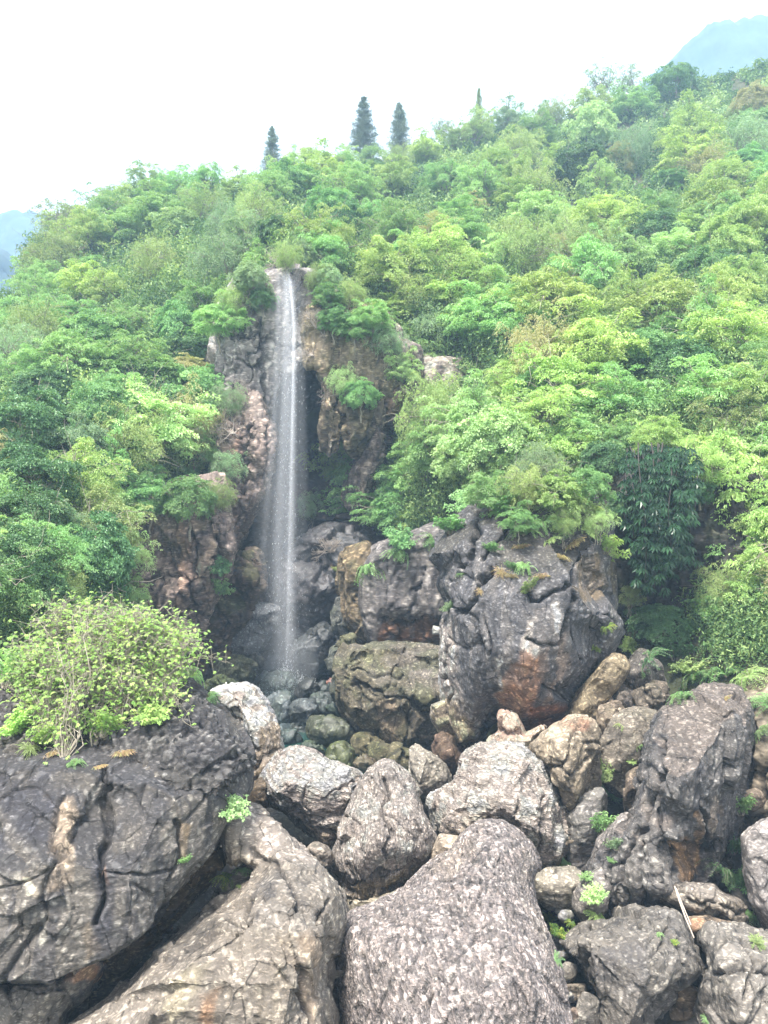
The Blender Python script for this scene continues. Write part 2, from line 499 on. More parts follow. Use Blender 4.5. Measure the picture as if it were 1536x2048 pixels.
NROCK = 0
def rock(name, outline, y, h=1.0, pts=(), e=40, edge=0.45, tu=0.0, tv=0.0, thick=1.2, style='smooth', voxel=0.05,
         amp=1.0, base=PINK, base2=GREY, hi=None, top=None, streak=None, patches=(), cracks=(), mat=None, rot=0.0,
         dir=None, step=None, chip=1.0, grow=7.0, moss=0.0, wrinkle_mix=0.6, open_bottom=False):
    """A boulder or a mass of cliff: its outline as seen from the look-out stands at distance y; the front bulges h towards
    the look-out with ridges through pts (u, v, share of h), the back goes thick away; tv, tu tilt it (metres per pixel)."""
    global NROCK
    NROCK += 1
    seed = NROCK * 3.71
    outline = soften(outline)
    cc = outline.mean(0); half = (outline.max(0) - outline.min(0)) / 2
    outline = cc + (outline - cc) * (1 + grow / np.maximum(half, 8))
    o = np.asarray(outline, float)
    u0, v0 = o.min(0); u1, v1 = o.max(0)
    step = step or max(2.0, min(7.0, 0.6 * voxel * F / y))
    us = np.arange(u0 - 2 * step, u1 + 2.01 * step, step); vs = np.arange(v0 - 2 * step, v1 + 2.01 * step, step)
    U, V = np.meshgrid(us, vs)
    d = poly_dist(o, U, V)
    inside = d > 0
    cell = inside[:-1, :-1] | inside[1:, :-1] | inside[:-1, 1:] | inside[1:, 1:]
    use = np.zeros(U.shape, bool)
    use[:-1, :-1] |= cell; use[1:, :-1] |= cell; use[:-1, 1:] |= cell; use[1:, 1:] |= cell
    nu, nv = near_on_poly(o, U, V)
    U = np.where(inside, U, nu); V = np.where(inside, V, nv)
    d = np.maximum(np.where(inside, d, 0), 0)
    H = lin_field(o, edge, pts, U, V)
    e = e * 0.5
    g = np.clip(1 - (1 - np.clip(d / e, 0, 1)) ** 2.4, 0, 1) ** (1 / 2.2)
    g2 = np.sqrt(np.clip(1 - (1 - np.clip(d / (e * 1.3), 0, 1)) ** 2, 0, 1))
    uc, vc = (u0 + u1) / 2, (v0 + v1) / 2
    Y = y + tu * (U - uc) + tv * (V - vc)
    Yf = np.maximum(Y - h * H * g, 1.0)
    Yb = Y + thick * g2
    idx = -np.ones(U.shape, int); idx[use] = np.arange(use.sum()); nf = use.sum()
    bidx = idx.copy(); ins = use & inside
    bidx[ins] = nf + np.arange(ins.sum())
    def pos(u, v, yy): return np.stack([(u - 768) / F * yy, yy, CZ - (v - 1024) / F * yy], -1)
    Vf = pos(U[use], V[use], Yf[use]); Vb = pos(U[ins], V[ins], Yb[ins])
    a, b, c, dd = (idx[:-1, :-1][cell], idx[:-1, 1:][cell], idx[1:, 1:][cell], idx[1:, :-1][cell])
    a2, b2, c2, d2 = (bidx[:-1, :-1][cell], bidx[:-1, 1:][cell], bidx[1:, 1:][cell], bidx[1:, :-1][cell])
    Q = np.concatenate([np.stack([a, dd, c, b], 1), np.stack([a2, b2, c2, d2], 1)])
    P = np.concatenate([Vf, Vb])
    org = np.array([P[:, 0].mean(), P[:, 1].mean(), P[:, 2].min()])
    me = mesh_np(name, P - org, Q)
    ob = bpy.data.objects.new('tmp', me); COL.objects.link(ob)
    r = ob.modifiers.new('r', 'REMESH'); r.mode = 'VOXEL'; r.voxel_size = voxel
    dg = bpy.context.evaluated_depsgraph_get()
    m2 = bpy.data.meshes.new_from_object(ob.evaluated_get(dg))
    bpy.data.objects.remove(ob); bpy.data.meshes.remove(me)
    m2.name = name
    n = len(m2.vertices)
    L = np.empty(n * 3, np.float32); m2.vertices.foreach_get('co', L); L = L.reshape(-1, 3).astype(float)
    Nn = np.empty(n * 3, np.float32); m2.vertices.foreach_get('normal', Nn); Nn = Nn.reshape(-1, 3).astype(float)
    S = STYLES[style]
    rg = np.random.default_rng(NROCK + 500)
    size = float(np.ptp(L, axis=0).max())
    if chip:
        # broken faces: a few large planes take the roundness off, many small ones spall the skin
        for _ in range(11):
            dn = rg.normal(size=3) * (1.0, 0.35, 1.0) + (0, -0.6, 0.15); dn /= np.linalg.norm(dn)
            q = L @ dn; lim = np.quantile(q, rg.uniform(0.962, 0.994)); L -= np.maximum(q - lim, 0)[:, None] * 0.85 * dn
        k0 = STYLES[style].get('chip', 0.28) * (1 + 0.25 * size) * 0.8
        nch = int(np.clip(0.9 * (size / k0) ** 2, 8, 150))
        wn = np.stack([perlin(L * 2.3 / k0 * 0.3 + 3), perlin(L * 2.3 / k0 * 0.3 + 30), perlin(L * 2.3 / k0 * 0.3 + 60)], -1) * k0 * 0.35
        for k in rg.integers(0, n, nch):
            s_ = L[k].copy(); dn = Nn[k] + 0.32 * rg.normal(size=3); dn /= np.linalg.norm(dn)
            R_ = k0 * rg.uniform(0.6, 1.9)
            mk = np.where(np.abs(L - s_).max(1) < R_ * 1.5)[0]
            dl = L[mk] - s_
            ds = np.linalg.norm(dl + wn[mk], axis=1)
            t = dl @ dn + R_ * 0.045
            L[mk] -= (np.clip(t, 0, 0.16 * R_) * smooth(R_ * 1.25, R_ * 1.1, ds) * chip * S.get('chipk', 0.8))[:, None] * dn
        m2.vertices.foreach_set('co', L.astype(np.float32).ravel()); m2.update()
        Nn = np.empty(n * 3, np.float32); m2.vertices.foreach_get('normal', Nn); Nn = Nn.reshape(-1, 3).astype(float)
    Q3 = L + seed
    warp = np.stack([perlin(Q3 * 0.9 + 5), perlin(Q3 * 0.9 + 31), perlin(Q3 * 0.9 + 77)], -1)
    fa, ff = S['facet']; _, _, fv = worley(Q3 * ff * ((1, 1, 0.4) if style in ('cliff', 'pillar', 'karst') else (1, 1, 1)) + warp * 0.15)
    disp = 1.25 * fa * amp * fv
    _, _, fv2 = worley(Q3 * ff * 2.4 + warp * 0.3 + 31)
    disp += (0.12 if style in ('cliff', 'pillar', 'strata') else 0.55) * fa * amp * fv2
    la, lf = S['lump']; disp += 0.6 * la * amp * fbm(Q3 * lf, 3)
    wa, wf, wd = S['wrinkle']; wd = np.array(dir or wd, float)
    cr, sr_ = math.cos(math.radians(rot)), math.sin(math.radians(rot))
    QR = np.stack([Q3[:, 0] * cr + Q3[:, 2] * sr_, Q3[:, 1], -Q3[:, 0] * sr_ + Q3[:, 2] * cr], -1)
    W = ridged(QR * wf * wd * 0.6 + warp * 0.9, 3, 0.6) * 0.5
    disp += wa * amp * W
    fa2, ff2 = S['fine']; Fn = 0.5 * fbm(Q3 * ff2, 3, 0.6) + 0.9 * (0.35 - ridged(Q3 * ff2 * 0.45 + warp + 13, 3, 0.6) * 0.4); disp += fa2 * 1.3 * amp * Fn
    if style == 'pitted':
        f1, f2, _ = worley(Q3 * 5.5 + warp * 0.4, False)
        pit = np.clip(f2 - f1, 0, 1); disp += -0.07 * amp * (1 - pit) + 0.07 * amp * (0.6 - f1)
        W = W * 0.3 + (pit - 0.3)
    ca, cf, cw = S['crack']
    cn = perlin(Q3 * cf * np.array([1.2, 1.2, 0.55]) + warp * 0.35 + 40)
    cn2 = perlin(Q3 * cf * 1.9 * np.array([0.7, 0.7, 1.3]) + warp * 0.3 + 90)
    crk = np.exp(-(cn / (cw * 1.3)) ** 2) * smooth(-0.1, 0.3, perlin(Q3 * cf + 3)) + 0.5 * np.exp(-(cn2 / (cw * 2)) ** 2) * smooth(0.0, 0.3, perlin(Q3 * cf * 1.3 + 63))
    disp -= ca * amp * crk
    pu, pv = proj(L + org)
    front = Nn[:, 1] < 0.35
    wu = pu + 15 * fbm(Q3 * 1.6 + 11, 3); wv = pv + 15 * fbm(Q3 * 1.6 + 55, 3)
    hand = np.zeros(n)
    for ck in cracks:
        pl, wpx, dep = ck
        q = np.exp(-(line_dist(pl, wu, wv) / wpx) ** 2) * front
        hand = np.maximum(hand, q); disp -= dep * q
    L2 = L + Nn * disp[:, None]
    m2.vertices.foreach_set('co', L2.astype(np.float32).ravel())
    # colour: grey weathered skin, pale ridges over darker hollows, seepage streaks, fresh broken patches
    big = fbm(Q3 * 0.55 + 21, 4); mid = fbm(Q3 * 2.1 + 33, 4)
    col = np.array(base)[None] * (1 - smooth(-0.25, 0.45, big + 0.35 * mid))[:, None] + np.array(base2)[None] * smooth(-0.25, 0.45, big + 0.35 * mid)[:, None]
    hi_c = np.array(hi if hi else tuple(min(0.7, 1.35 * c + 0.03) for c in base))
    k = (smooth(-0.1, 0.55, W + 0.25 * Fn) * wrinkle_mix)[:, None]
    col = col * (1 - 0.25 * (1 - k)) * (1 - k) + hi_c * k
    if top is not None:
        k = (smooth(0.35, 0.8, Nn[:, 2] + 0.25 * mid) * 0.85)[:, None]
        col = col * (1 - k) + np.array(top) * k
    if streak is not None:
        sc, amt = streak
        s = fbm(Q3 * np.array([3.4, 3.4, 0.16]) * (1.0 if voxel < 0.09 else 0.6) + warp * 0.25, 4, 0.6)
        k = (smooth(0.05, 0.35, s) * smooth(0.75, 0.4, np.abs(Nn[:, 2])) * amt)[:, None]
        col = col * (1 - k) + np.array(sc) * k
    for pt in patches:
        poly, pc, amt = pt[:3]; fe = pt[3] if len(pt) > 3 else 7
        dd_ = poly_dist(poly, wu, wv) + 5 * mid
        k = (smooth(-fe, fe, dd_) * amt * (Nn[:, 1] < 0.6) * (0.55 + 0.45 * smooth(-0.35, 0.15, fbm(Q3 * np.array([4, 4, 1.2]) + 8, 3))))[:, None]
        col = col * (1 - k) + np.array(pc) * (0.85 + 0.3 * k * (0.5 + 0.5 * W[:, None])) * k
    if moss:
        k = (smooth(0.0, 0.5, fbm(Q3 * 1.2 + 70, 4) + Nn[:, 2] * 0.4 - 0.1) * moss)[:, None]
        col = col * (1 - k) + np.array(MOSS) * k
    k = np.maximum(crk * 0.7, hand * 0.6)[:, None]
    col = col * (1 - k) + np.array(NEAR_BLACK) * k           # cracks blended towards near-black
    col *= (1 + 0.25 * mid)[:, None]
    lum = col.mean(1, keepdims=True); col = col * np.clip(1.2 + 1.0 * lum, 1.2, 1.65)
    col = col * np.array([1.08, 1.075, 1.055])
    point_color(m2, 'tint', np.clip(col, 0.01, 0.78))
    m2.polygons.foreach_set('use_smooth', np.ones(len(m2.polygons), bool))
    m2.update()
    o2 = link(name, m2, mat or M_ROCK)
    o2.location = org
    return o2
# ------------------------------------------------------------------ terrain
# the wooded hillside: distances read off the photograph at a few points, a surface through them
SLOPE = [(-500,760,60),(-200,680,56),(0,615,54),(60,500,66),(130,440,76),(300,390,78),(540,350,80),(760,335,86),(960,265,92),(1150,245,98),(1300,190,98),(1536,150,90),(1900,120,86),
 (-500,900,34),(0,700,45),(250,620,46),(430,600,41),(530,560,40),(575,515,39),(700,545,41),(850,560,40),(1000,600,41),(1300,600,40),(1536,520,46),(1900,500,46),
 (-500,950,22),(0,930,27),(200,900,30),(380,900,33),(-500,1300,15),(0,1230,17.5),(150,1200,20),
 (470,700,42),(470,900,41),(450,1100,40),(340,1080,37),(310,1200,35),(255,1150,29),(720,800,41),(760,950,40),(700,650,42),(800,740,39),(870,760,38.5),(930,850,36),
 (560,740,44),(650,740,44),(600,1000,44),(600,1300,42),(450,1300,38),
 (900,900,29),(1000,900,27),(1300,880,27),(1536,900,26),(1900,900,24),
 (800,1080,34),(1000,1100,27),(1200,1100,27),(1350,1100,26),(1536,1150,23),(1350,1350,22),(1536,1400,19),(1900,1400,17),(900,1300,33)]
_S = np.array(SLOPE, float)
_A = np.sqrt(((_S[:, None, :2] - _S[None, :, :2]) ** 2).sum(-1)) / 500.0
_n = len(_S)
_M = np.zeros((_n + 1, _n + 1)); _M[:_n, :_n] = -_A - 0.004 * np.eye(_n); _M[:_n, _n] = 1; _M[_n, :_n] = 1
_w = np.linalg.solve(_M, np.append(np.log(_S[:, 2]), 0))
def slope_y(u, v):
    u = np.asarray(u, float); v = np.asarray(v, float)
    r = np.sqrt((u[..., None] - _S[:, 0]) ** 2 + (v[..., None] - _S[:, 1]) ** 2) / 500.0
    return np.exp(-(r * _w[:_n]).sum(-1) + _w[_n])

SKY_U = [-500, -100, 0, 35, 60, 120, 200, 300, 450, 540, 650, 760, 880, 960, 1150, 1250, 1400, 1536, 1900]
SKY_V = [760, 660, 615, 590, 500, 440, 410, 385, 385, 350, 325, 330, 300, 262, 240, 200, 165, 130, 90]
def sky_v(u): return np.interp(u, SKY_U, SKY_V)

def build_hillside():
    us = np.linspace(-500, 1900, 260); ts = np.linspace(0, 1, 190)
    U, T = np.meshgrid(us, ts)
    Sv = sky_v(U)
    V = Sv + (1500 - Sv) * T
    Y = slope_y(U, V)
    P = np.stack([(U - 768) / F * Y, Y, CZ - (V - 1024) / F * Y], -1)
    pw = P.reshape(-1, 3)
    Y2 = Y + 1.2 * fbm(pw * 0.12, 3).reshape(Y.shape) + 0.3 * fbm(pw * 0.6 + 9, 3).reshape(Y.shape)
    P = np.stack([(U - 768) / F * Y2, Y2, CZ - (V - 1024) / F * Y2], -1)
    # behind the crest the ground rolls back and down
    rows = []
    for k, (dy, dz) in enumerate([(60, -30), (30, -11), (14, -3.5), (5, -0.6)]):
        r = P[0].copy(); r[:, 1] += dy; r[:, 2] += dz; rows.append(r)
    P = np.concatenate([np.array(rows), P])
    h, w = P.shape[:2]
    i = np.arange(h * w).reshape(h, w)
    Q = np.stack([i[:-1, :-1], i[1:, :-1], i[1:, 1:], i[:-1, 1:]], -1).reshape(-1, 4)
    me = mesh_np('hillside', P.reshape(-1, 3), Q, True)
    m, nt, out = new_mat('hillside_soil')
    tc = N(nt, 'ShaderNodeTexCoord')
    n = noise_node(nt, tc.outputs['Object'], 0.9, 8, 0.7)
    b = N(nt, 'ShaderNodeBsdfPrincipled'); b.inputs['Roughness'].default_value = 0.95
    nt.links.new(ramp(nt, n, [(0.3, (0.03, 0.035, 0.02)), (0.5, (0.06, 0.07, 0.03)), (0.7, (0.12, 0.095, 0.07))]), b.inputs['Base Color'])
    bp = N(nt, 'ShaderNodeBump'); bp.inputs['Distance'].default_value = 0.4; nt.links.new(n, bp.inputs['Height']); nt.links.new(bp.outputs[0], b.inputs['Normal'])
    nt.links.new(b.outputs[0], out.inputs[0])
    tag(link('hillside', me, m), 'steep wooded hillside rising behind and around the waterfall', 'hillside', kind='structure')
build_hillside()

def floor_z(x, y):
    z = np.interp(y, [3, 8, 11, 14, 17, 22, 36], [0.2, 0.1, 0.1, 0.1, 0.1, 0.15, 0.6])
    z = z + np.interp(x, [-14, -7, -4, 0, 4, 7, 10, 14], [2.5, 1.2, 0.2, 0, 0.0, 0.3, 1.2, 4.0]) * np.interp(y, [8, 20], [0.35, 1])
    return z
def build_floor():
    xs = np.linspace(-22, 24, 260); ys = np.linspace(2, 40, 220)
    X, Y = np.meshgrid(xs, ys)
    Z = floor_z(X, Y)
    p = np.stack([X, Y, Z], -1).reshape(-1, 3)
    f1, f2, fv = worley(p * 0.9)
    f1b, f2b, fvb = worley(p * 2.6 + 7, False)
    Z = Z + (0.35 * (0.7 - f1) + 0.12 * (0.6 - f1b) + 0.1 * fbm(p * 3, 3)).reshape(Z.shape)
    p = np.stack([X, Y, Z], -1)
    i = np.arange(X.size).reshape(X.shape)
    Q = np.stack([i[:-1, :-1], i[:-1, 1:], i[1:, 1:], i[1:, :-1]], -1).reshape(-1, 4)
    me = mesh_np('ravine_floor', p.reshape(-1, 3), Q, True)
    q = p.reshape(-1, 3)
    c = np.array(GREY)[None] * 0.55 * (1 + 0.4 * fbm(q * 1.3, 3))[:, None]
    k = smooth(0.0, 0.4, fbm(q * 0.6 + 4, 3))[:, None] * 0.6
    c = c * (1 - k) + np.array((0.10, 0.09, 0.05)) * k
    point_color(me, 'tint', np.clip(c, 0.01, 0.6))
    tag(link('ravine_floor', me, M_ROCK), 'dark rubble strewn floor of the ravine between the boulders', 'ground', kind='structure')
build_floor()

def build_ground():
    # one sheet under everything, out to the horizon
    me = mesh_np('ground', [(-3000, -1500, -6), (3000, -1500, -6), (3000, 4000, -6), (-3000, 4000, -6)], np.array([[0, 1, 2, 3]]))
    tag(link('ground', me, plain('valley_ground', (0.05, 0.09, 0.04), 0.95, 0.4, 0.02)), 'green valley floor reaching away below the hills', 'ground', kind='structure')
build_ground()

def far_hill(name, ridge, y, label, depth=130, col=(0.03, 0.055, 0.055)):
    us = np.linspace(ridge[0][0], ridge[-1][0], 240)
    vr = np.interp(us, [r[0] for r in ridge], [r[1] for r in ridge])
    rows = []
    for k, t in enumerate(np.linspace(0, 1, 60)):
        yy = y - depth * t + 0 * us
        zt = CZ - (vr - 1024) / F * y
        z = zt * (1 - t) ** 0.9 + (-6) * (1 - (1 - t) ** 0.9)
        x = (us - 768) / F * y
        rows.append(np.stack([x, yy, z], -1))
    back = rows[0].copy(); back[:, 1] += 300; back[:, 2] = -6
    P = np.array([back] + rows)
    q = P.reshape(-1, 3)
    amp_ = np.clip((q[:, 2] + 6) / 60, 0, 1)
    q = q + np.stack([0 * amp_, 8 * fbm(q * 0.03, 4) * amp_, (2.5 * fbm(q * 0.03 + 3, 4) + 1.4 * fbm(q * 0.25, 3)) * amp_], -1)
    h, w = P.shape[:2]
    i = np.arange(h * w).reshape(h, w)
    Q = np.stack([i[:-1, :-1], i[1:, :-1], i[1:, 1:], i[:-1, 1:]], -1).reshape(-1, 4)
    tag(link(name, mesh_np(name, q, Q, True), plain('distant_forest', col, 0.95, 0.5, 0.14)), label, 'mountain', kind='structure')
far_hill('mountain', [(1100, 330), (1240, 200), (1315, 142), (1345, 116), (1380, 84), (1410, 60), (1450, 48), (1490, 38), (1536, 28), (1700, 0), (2100, 60), (2500, 300)], 330, 'hazy blue forested mountain showing above the right end of the skyline')
far_hill('mountain', [(-1100, 560), (-500, 380), (-200, 400), (0, 424), (60, 420), (130, 415), (260, 450), (420, 560)], 380, 'hazy blue ridge beyond the trees at the left edge')
far_hill('mountain', [(-900, 700), (-300, 520), (-60, 470), (20, 500), (60, 540), (140, 640), (260, 760)], 240, 'nearer pale blue slope in front of the left ridge', depth=90)

# plunge pool
def build_pool():
    pts = [px(515, 1400, 31.3), px(560, 1372, 33.5), px(640, 1365, 34.5), px(690, 1370, 33), px(720, 1420, 29), px(800, 1500, 25), px(900, 1560, 22), px(850, 1600, 20.5), px(760, 1570, 21), px(690, 1560, 21.5), px(560, 1530, 23), px(520, 1480, 26)]
    me = bpy.data.meshes.new('pool_water')
    bm = bmesh.new()
    f = bm.faces.new([bm.verts.new((p[0] * 1.05, p[1], 1.0)) for p in pts])
    if f.normal.z < 0: f.normal_flip()
    bm.to_mesh(me); bm.free()
    m, nt, out = new_mat('pool_water')
    tc = N(nt, 'ShaderNodeTexCoord')
    n = noise_node(nt, tc.outputs['Object'], 2.2, 5, 0.6)
    b = N(nt, 'ShaderNodeBsdfPrincipled')
    nt.links.new(ramp(nt, n, [(0.35, (0.008, 0.035, 0.03)), (0.65, (0.02, 0.07, 0.055))]), b.inputs['Base Color'])
    b.inputs['Roughness'].default_value = 0.08; b.inputs['IOR'].default_value = 1.33; b.inputs['Alpha'].default_value = 0.72
    bp = N(nt, 'ShaderNodeBump'); bp.inputs['Strength'].default_value = 0.25; bp.inputs['Distance'].default_value = 0.1
    nt.links.new(noise_node(nt, tc.outputs['Object'], 7, 3, 0.5), bp.inputs['Height']); nt.links.new(bp.outputs[0], b.inputs['Normal'])
    nt.links.new(b.outputs[0], out.inputs[0])
    tag(link('pool_water', me, m), 'dark green pool at the foot of the waterfall', 'water', kind='structure')
build_pool()
# ------------------------------------------------------------------ cliffs (setting)
def cliff(label, *a, **k):
    k.setdefault('mat', M_CLIFF); k.setdefault('grow', 10); k['e'] = min(k.get('e', 30), 20); k.setdefault('edge', 0.7); k.setdefault('voxel', 0.08); k.setdefault('style', 'cliff')
    o = rock('cliff', *a, **k)
    return tag(o, label, 'cliff', kind='structure')

# back of the recess, dark and stepped
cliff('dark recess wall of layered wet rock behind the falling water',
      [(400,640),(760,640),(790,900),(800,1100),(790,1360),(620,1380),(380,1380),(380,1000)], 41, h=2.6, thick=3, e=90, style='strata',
      base=(0.06,0.055,0.06), base2=(0.035,0.04,0.045), voxel=0.14, streak=(NEAR_BLACK,0.6),
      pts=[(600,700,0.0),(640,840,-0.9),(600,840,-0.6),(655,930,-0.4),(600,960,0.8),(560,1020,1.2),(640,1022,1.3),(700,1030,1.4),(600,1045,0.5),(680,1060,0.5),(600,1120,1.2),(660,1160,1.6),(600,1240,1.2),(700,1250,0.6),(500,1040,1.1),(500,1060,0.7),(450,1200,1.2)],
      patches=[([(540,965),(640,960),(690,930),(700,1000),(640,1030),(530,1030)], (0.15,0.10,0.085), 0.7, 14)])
# lip of the fall and the grey blocks left of it
cliff('grey blocky cliff under the lip, left of the water',
      [(440,620),(480,560),(545,552),(575,548),(612,552),(650,560),(700,600),(700,690),(640,720),(600,752),(565,748),(548,800),(525,850),(500,880),(440,880),(420,780),(425,700)], 35.8, h=1.6, thick=5, e=22, style='cliff',
      base=(0.34,0.31,0.295), base2=(0.22,0.2,0.2), voxel=0.07, amp=0.7, streak=((0.38,0.35,0.32),0.5), dir=(0.8,0.8,1.2),
      pts=[(575,545,0.7),(500,660,1.0),(560,650,0.6),(600,620,0.7),(600,720,0.4),(500,760,0.9),(530,700,0.75)],
      cracks=[([(470,672),(520,668),(560,690),(600,690)],4,0.35),([(520,640),(525,720),(535,800)],5,0.5),([(475,720),(530,735)],3,0.3)])
# left flank of the recess, streaky, leaning down to the boulders
cliff('long streaked cliff flank dropping left of the recess',
      [(478,780),(520,780),(530,830),(545,850),(552,900),(540,950),(520,1000),(500,1060),(470,1120),(455,1180),(430,1240),(400,1260),(395,1180),(400,1100),(420,1000),(440,900),(455,830)], 34.5, h=2.0, thick=5, e=26, style='pillar', amp=1.5,
      base=(0.28,0.225,0.195), base2=(0.13,0.115,0.115), voxel=0.07, streak=((0.30,0.22,0.18),0.75), dir=(1.6,1.6,0.25),
      pts=[(525,860,0.8),(530,920,1.0),(470,900,0.6),(480,1000,1.1),(440,1100,1.0),(425,1200,0.9),(505,960,0.4)],
      patches=[([(520,838),(540,845),(550,900),(545,930),(530,972),(508,930),(500,890)],(0.40,0.31,0.27),0.9,5),([(462,860),(482,860),(488,960),(470,960)],(0.42,0.26,0.19),0.6),([(440,990),(470,960),(480,1060),(450,1110)],(0.28,0.18,0.14),0.6)],
      cracks=[([(505,850),(490,900),(487,980),(478,1060)],4,0.5),([(534,860),(532,960)],2.5,0.25)])
# pale pinkish cliff left of the recess
cliff('pale pink streaked cliff face left of the recess under the trees',
      [(235,1040),(300,1000),(380,970),(440,960),(455,1040),(462,1100),(440,1160),(412,1215),(395,1250),(340,1270),(280,1280),(235,1260),(225,1150)], 30.5, h=2.2, thick=5, e=36, style='pillar', amp=1.4,
      base=(0.36,0.28,0.24), base2=(0.2,0.16,0.155), voxel=0.07, streak=((0.09,0.08,0.085),0.6), dir=(1.5,1.5,0.3),
      pts=[(300,1080,0.7),(340,1100,0.55),(372,1080,1.0),(380,1180,1.0),(420,1080,1.1),(430,1020,0.9),(410,1150,1.0),(290,1200,0.8)],
      patches=[([(355,1040),(378,1030),(385,1110),(388,1180),(378,1215),(352,1215),(360,1120)],(0.42,0.29,0.22),0.85,6),([(405,1075),(440,1060),(445,1100),(430,1140),(400,1180),(392,1150),(400,1110)],(0.5,0.38,0.29),0.9,6),([(395,985),(435,980),(440,1030),(395,1060)],(0.28,0.23,0.14),0.6)],
      cracks=[([(386,1060),(390,1120),(386,1180),(392,1230)],3.5,0.4),([(440,1070),(450,1090),(425,1150)],4,0.5),([(300,1160),(350,1150),(400,1160)],3,0.3)])
cliff('brown broken rock under the pale cliff beside the grey slab',
      [(330,1250),(390,1225),(430,1190),(470,1120),(510,1110),(520,1180),(500,1240),(470,1300),(440,1350),(400,1385),(340,1380),(300,1330)], 32.5, h=1.6, thick=4, e=24, style='karst', amp=1.5,
      base=(0.13,0.09,0.065), base2=(0.06,0.06,0.045), voxel=0.07, moss=0.5,
      pts=[(380,1300,0.8),(440,1220,0.9),(480,1150,0.9),(480,1190,0.3),(410,1340,0.8)])
# right side of the recess: curtain of dripstone
cliff('dripstone curtain hanging at the right mouth of the cave',
      [(635,600),(700,600),(770,640),(790,760),(745,830),(725,900),(716,918),(700,905),(690,870),(688,840),(672,870),(665,905),(655,917),(645,900),(642,870),(636,850),(645,820),(650,780),(636,735),(618,745),(606,700),(610,620)], 34.6, h=1.3, thick=1.8, e=16, style='pillar', amp=1.1,
      base=(0.24,0.19,0.12), base2=(0.11,0.09,0.07), voxel=0.07, streak=((0.38,0.32,0.24),0.6), dir=(2.0,2.0,0.3), moss=0.25,
      pts=[(648,700,0.9),(655,800,1.1),(665,830,1.0),(700,800,1.1),(680,800,0.5),(720,720,1.0)],
      patches=[([(643,735),(652,735),(656,790),(668,825),(655,820),(646,780)],(0.55,0.38,0.27),0.9,3),([(650,880),(668,875),(664,908),(652,915)],(0.55,0.48,0.38),0.9,3)],
      cracks=[([(672,790),(682,840),(690,880)],3,0.4)])
cliff('reddish cliff between the dripstone and the green trees',
      [(700,640),(760,640),(800,690),(850,710),(830,800),(800,860),(790,900),(770,960),(740,1010),(700,1010),(695,940),(720,900),(740,830)], 35.5, h=1.6, thick=5, e=26, style='cliff', amp=0.9,
      base=(0.29,0.235,0.20), base2=(0.15,0.135,0.13), voxel=0.07, streak=((0.12,0.09,0.09),0.6),
      pts=[(760,720,1.0),(790,740,0.8),(770,800,1.1),(750,880,0.9),(730,950,0.7)],
      patches=[([(775,745),(800,735),(805,790),(785,860),(772,830)],(0.47,0.30,0.22),0.8,6)], cracks=[([(745,690),(765,760),(775,830),(770,900)],4,0.5)])
cliff('beige fluted cliff showing through the trees right of the cave',
      [(800,740),(850,722),(900,724),(940,734),(950,800),(960,880),(930,960),(860,960),(820,880),(800,800)], 36.5, h=0.7, thick=4, e=24, style='pillar', amp=1.1,
      base=(0.42,0.36,0.30), base2=(0.25,0.22,0.2), voxel=0.07, streak=((0.16,0.14,0.14),0.6), pts=[(860,770,1.0),(900,800,0.8),(930,830,1.0),(900,900,0.8)])
# dark stepped wall under the green tree
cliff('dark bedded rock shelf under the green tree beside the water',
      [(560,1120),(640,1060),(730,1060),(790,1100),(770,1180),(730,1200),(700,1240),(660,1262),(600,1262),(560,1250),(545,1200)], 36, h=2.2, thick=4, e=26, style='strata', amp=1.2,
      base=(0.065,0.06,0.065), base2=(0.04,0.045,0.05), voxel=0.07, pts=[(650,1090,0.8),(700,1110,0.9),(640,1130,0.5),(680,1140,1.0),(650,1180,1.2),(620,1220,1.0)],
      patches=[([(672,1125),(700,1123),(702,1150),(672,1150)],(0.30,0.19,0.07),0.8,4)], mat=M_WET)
# wall to the right of the recess
cliff('grey streaked wall with a brown seam under the green trees',
      [(742,1105),(800,1085),(870,1060),(930,1050),(940,1150),(930,1260),(920,1310),(860,1300),(800,1298),(752,1300),(735,1250),(730,1180)], 29.5, h=1.2, thick=5, e=12, edge=0.7, style='pillar', amp=0.8,
      base=(0.19,0.175,0.17), base2=(0.13,0.12,0.125), voxel=0.07, streak=((0.34,0.31,0.28),0.45),
      pts=[(790,1120,0.9),(860,1100,0.8),(780,1230,1.1),(860,1232,1.15),(800,1242,0.6),(860,1245,0.6),(800,1285,0.7),(860,1285,0.75),(752,1200,0.8)],
      patches=[([(762,1246),(890,1242),(890,1300),(760,1298)],(0.24,0.13,0.08),0.95,4),([(762,1236),(890,1234),(890,1246),(762,1246)],(0.42,0.33,0.26),0.7,3)],
      cracks=[([(760,1242),(800,1244),(900,1240)],4,0.4),([(855,1130),(830,1190),(810,1235)],2.5,0.2)])
cliff('ochre fluted pillar of rock at the right edge of the recess',
      [(694,1110),(735,1090),(748,1130),(748,1200),(756,1260),(745,1297),(730,1290),(712,1270),(697,1240),(690,1180)], 30.5, h=1.2, thick=4, e=18, style='pillar', amp=0.9,
      base=(0.20,0.15,0.085), base2=(0.12,0.10,0.07), voxel=0.06, streak=((0.40,0.33,0.24),0.6), moss=0.3, pts=[(715,1160,1.0),(735,1200,0.6),(720,1230,0.9)])
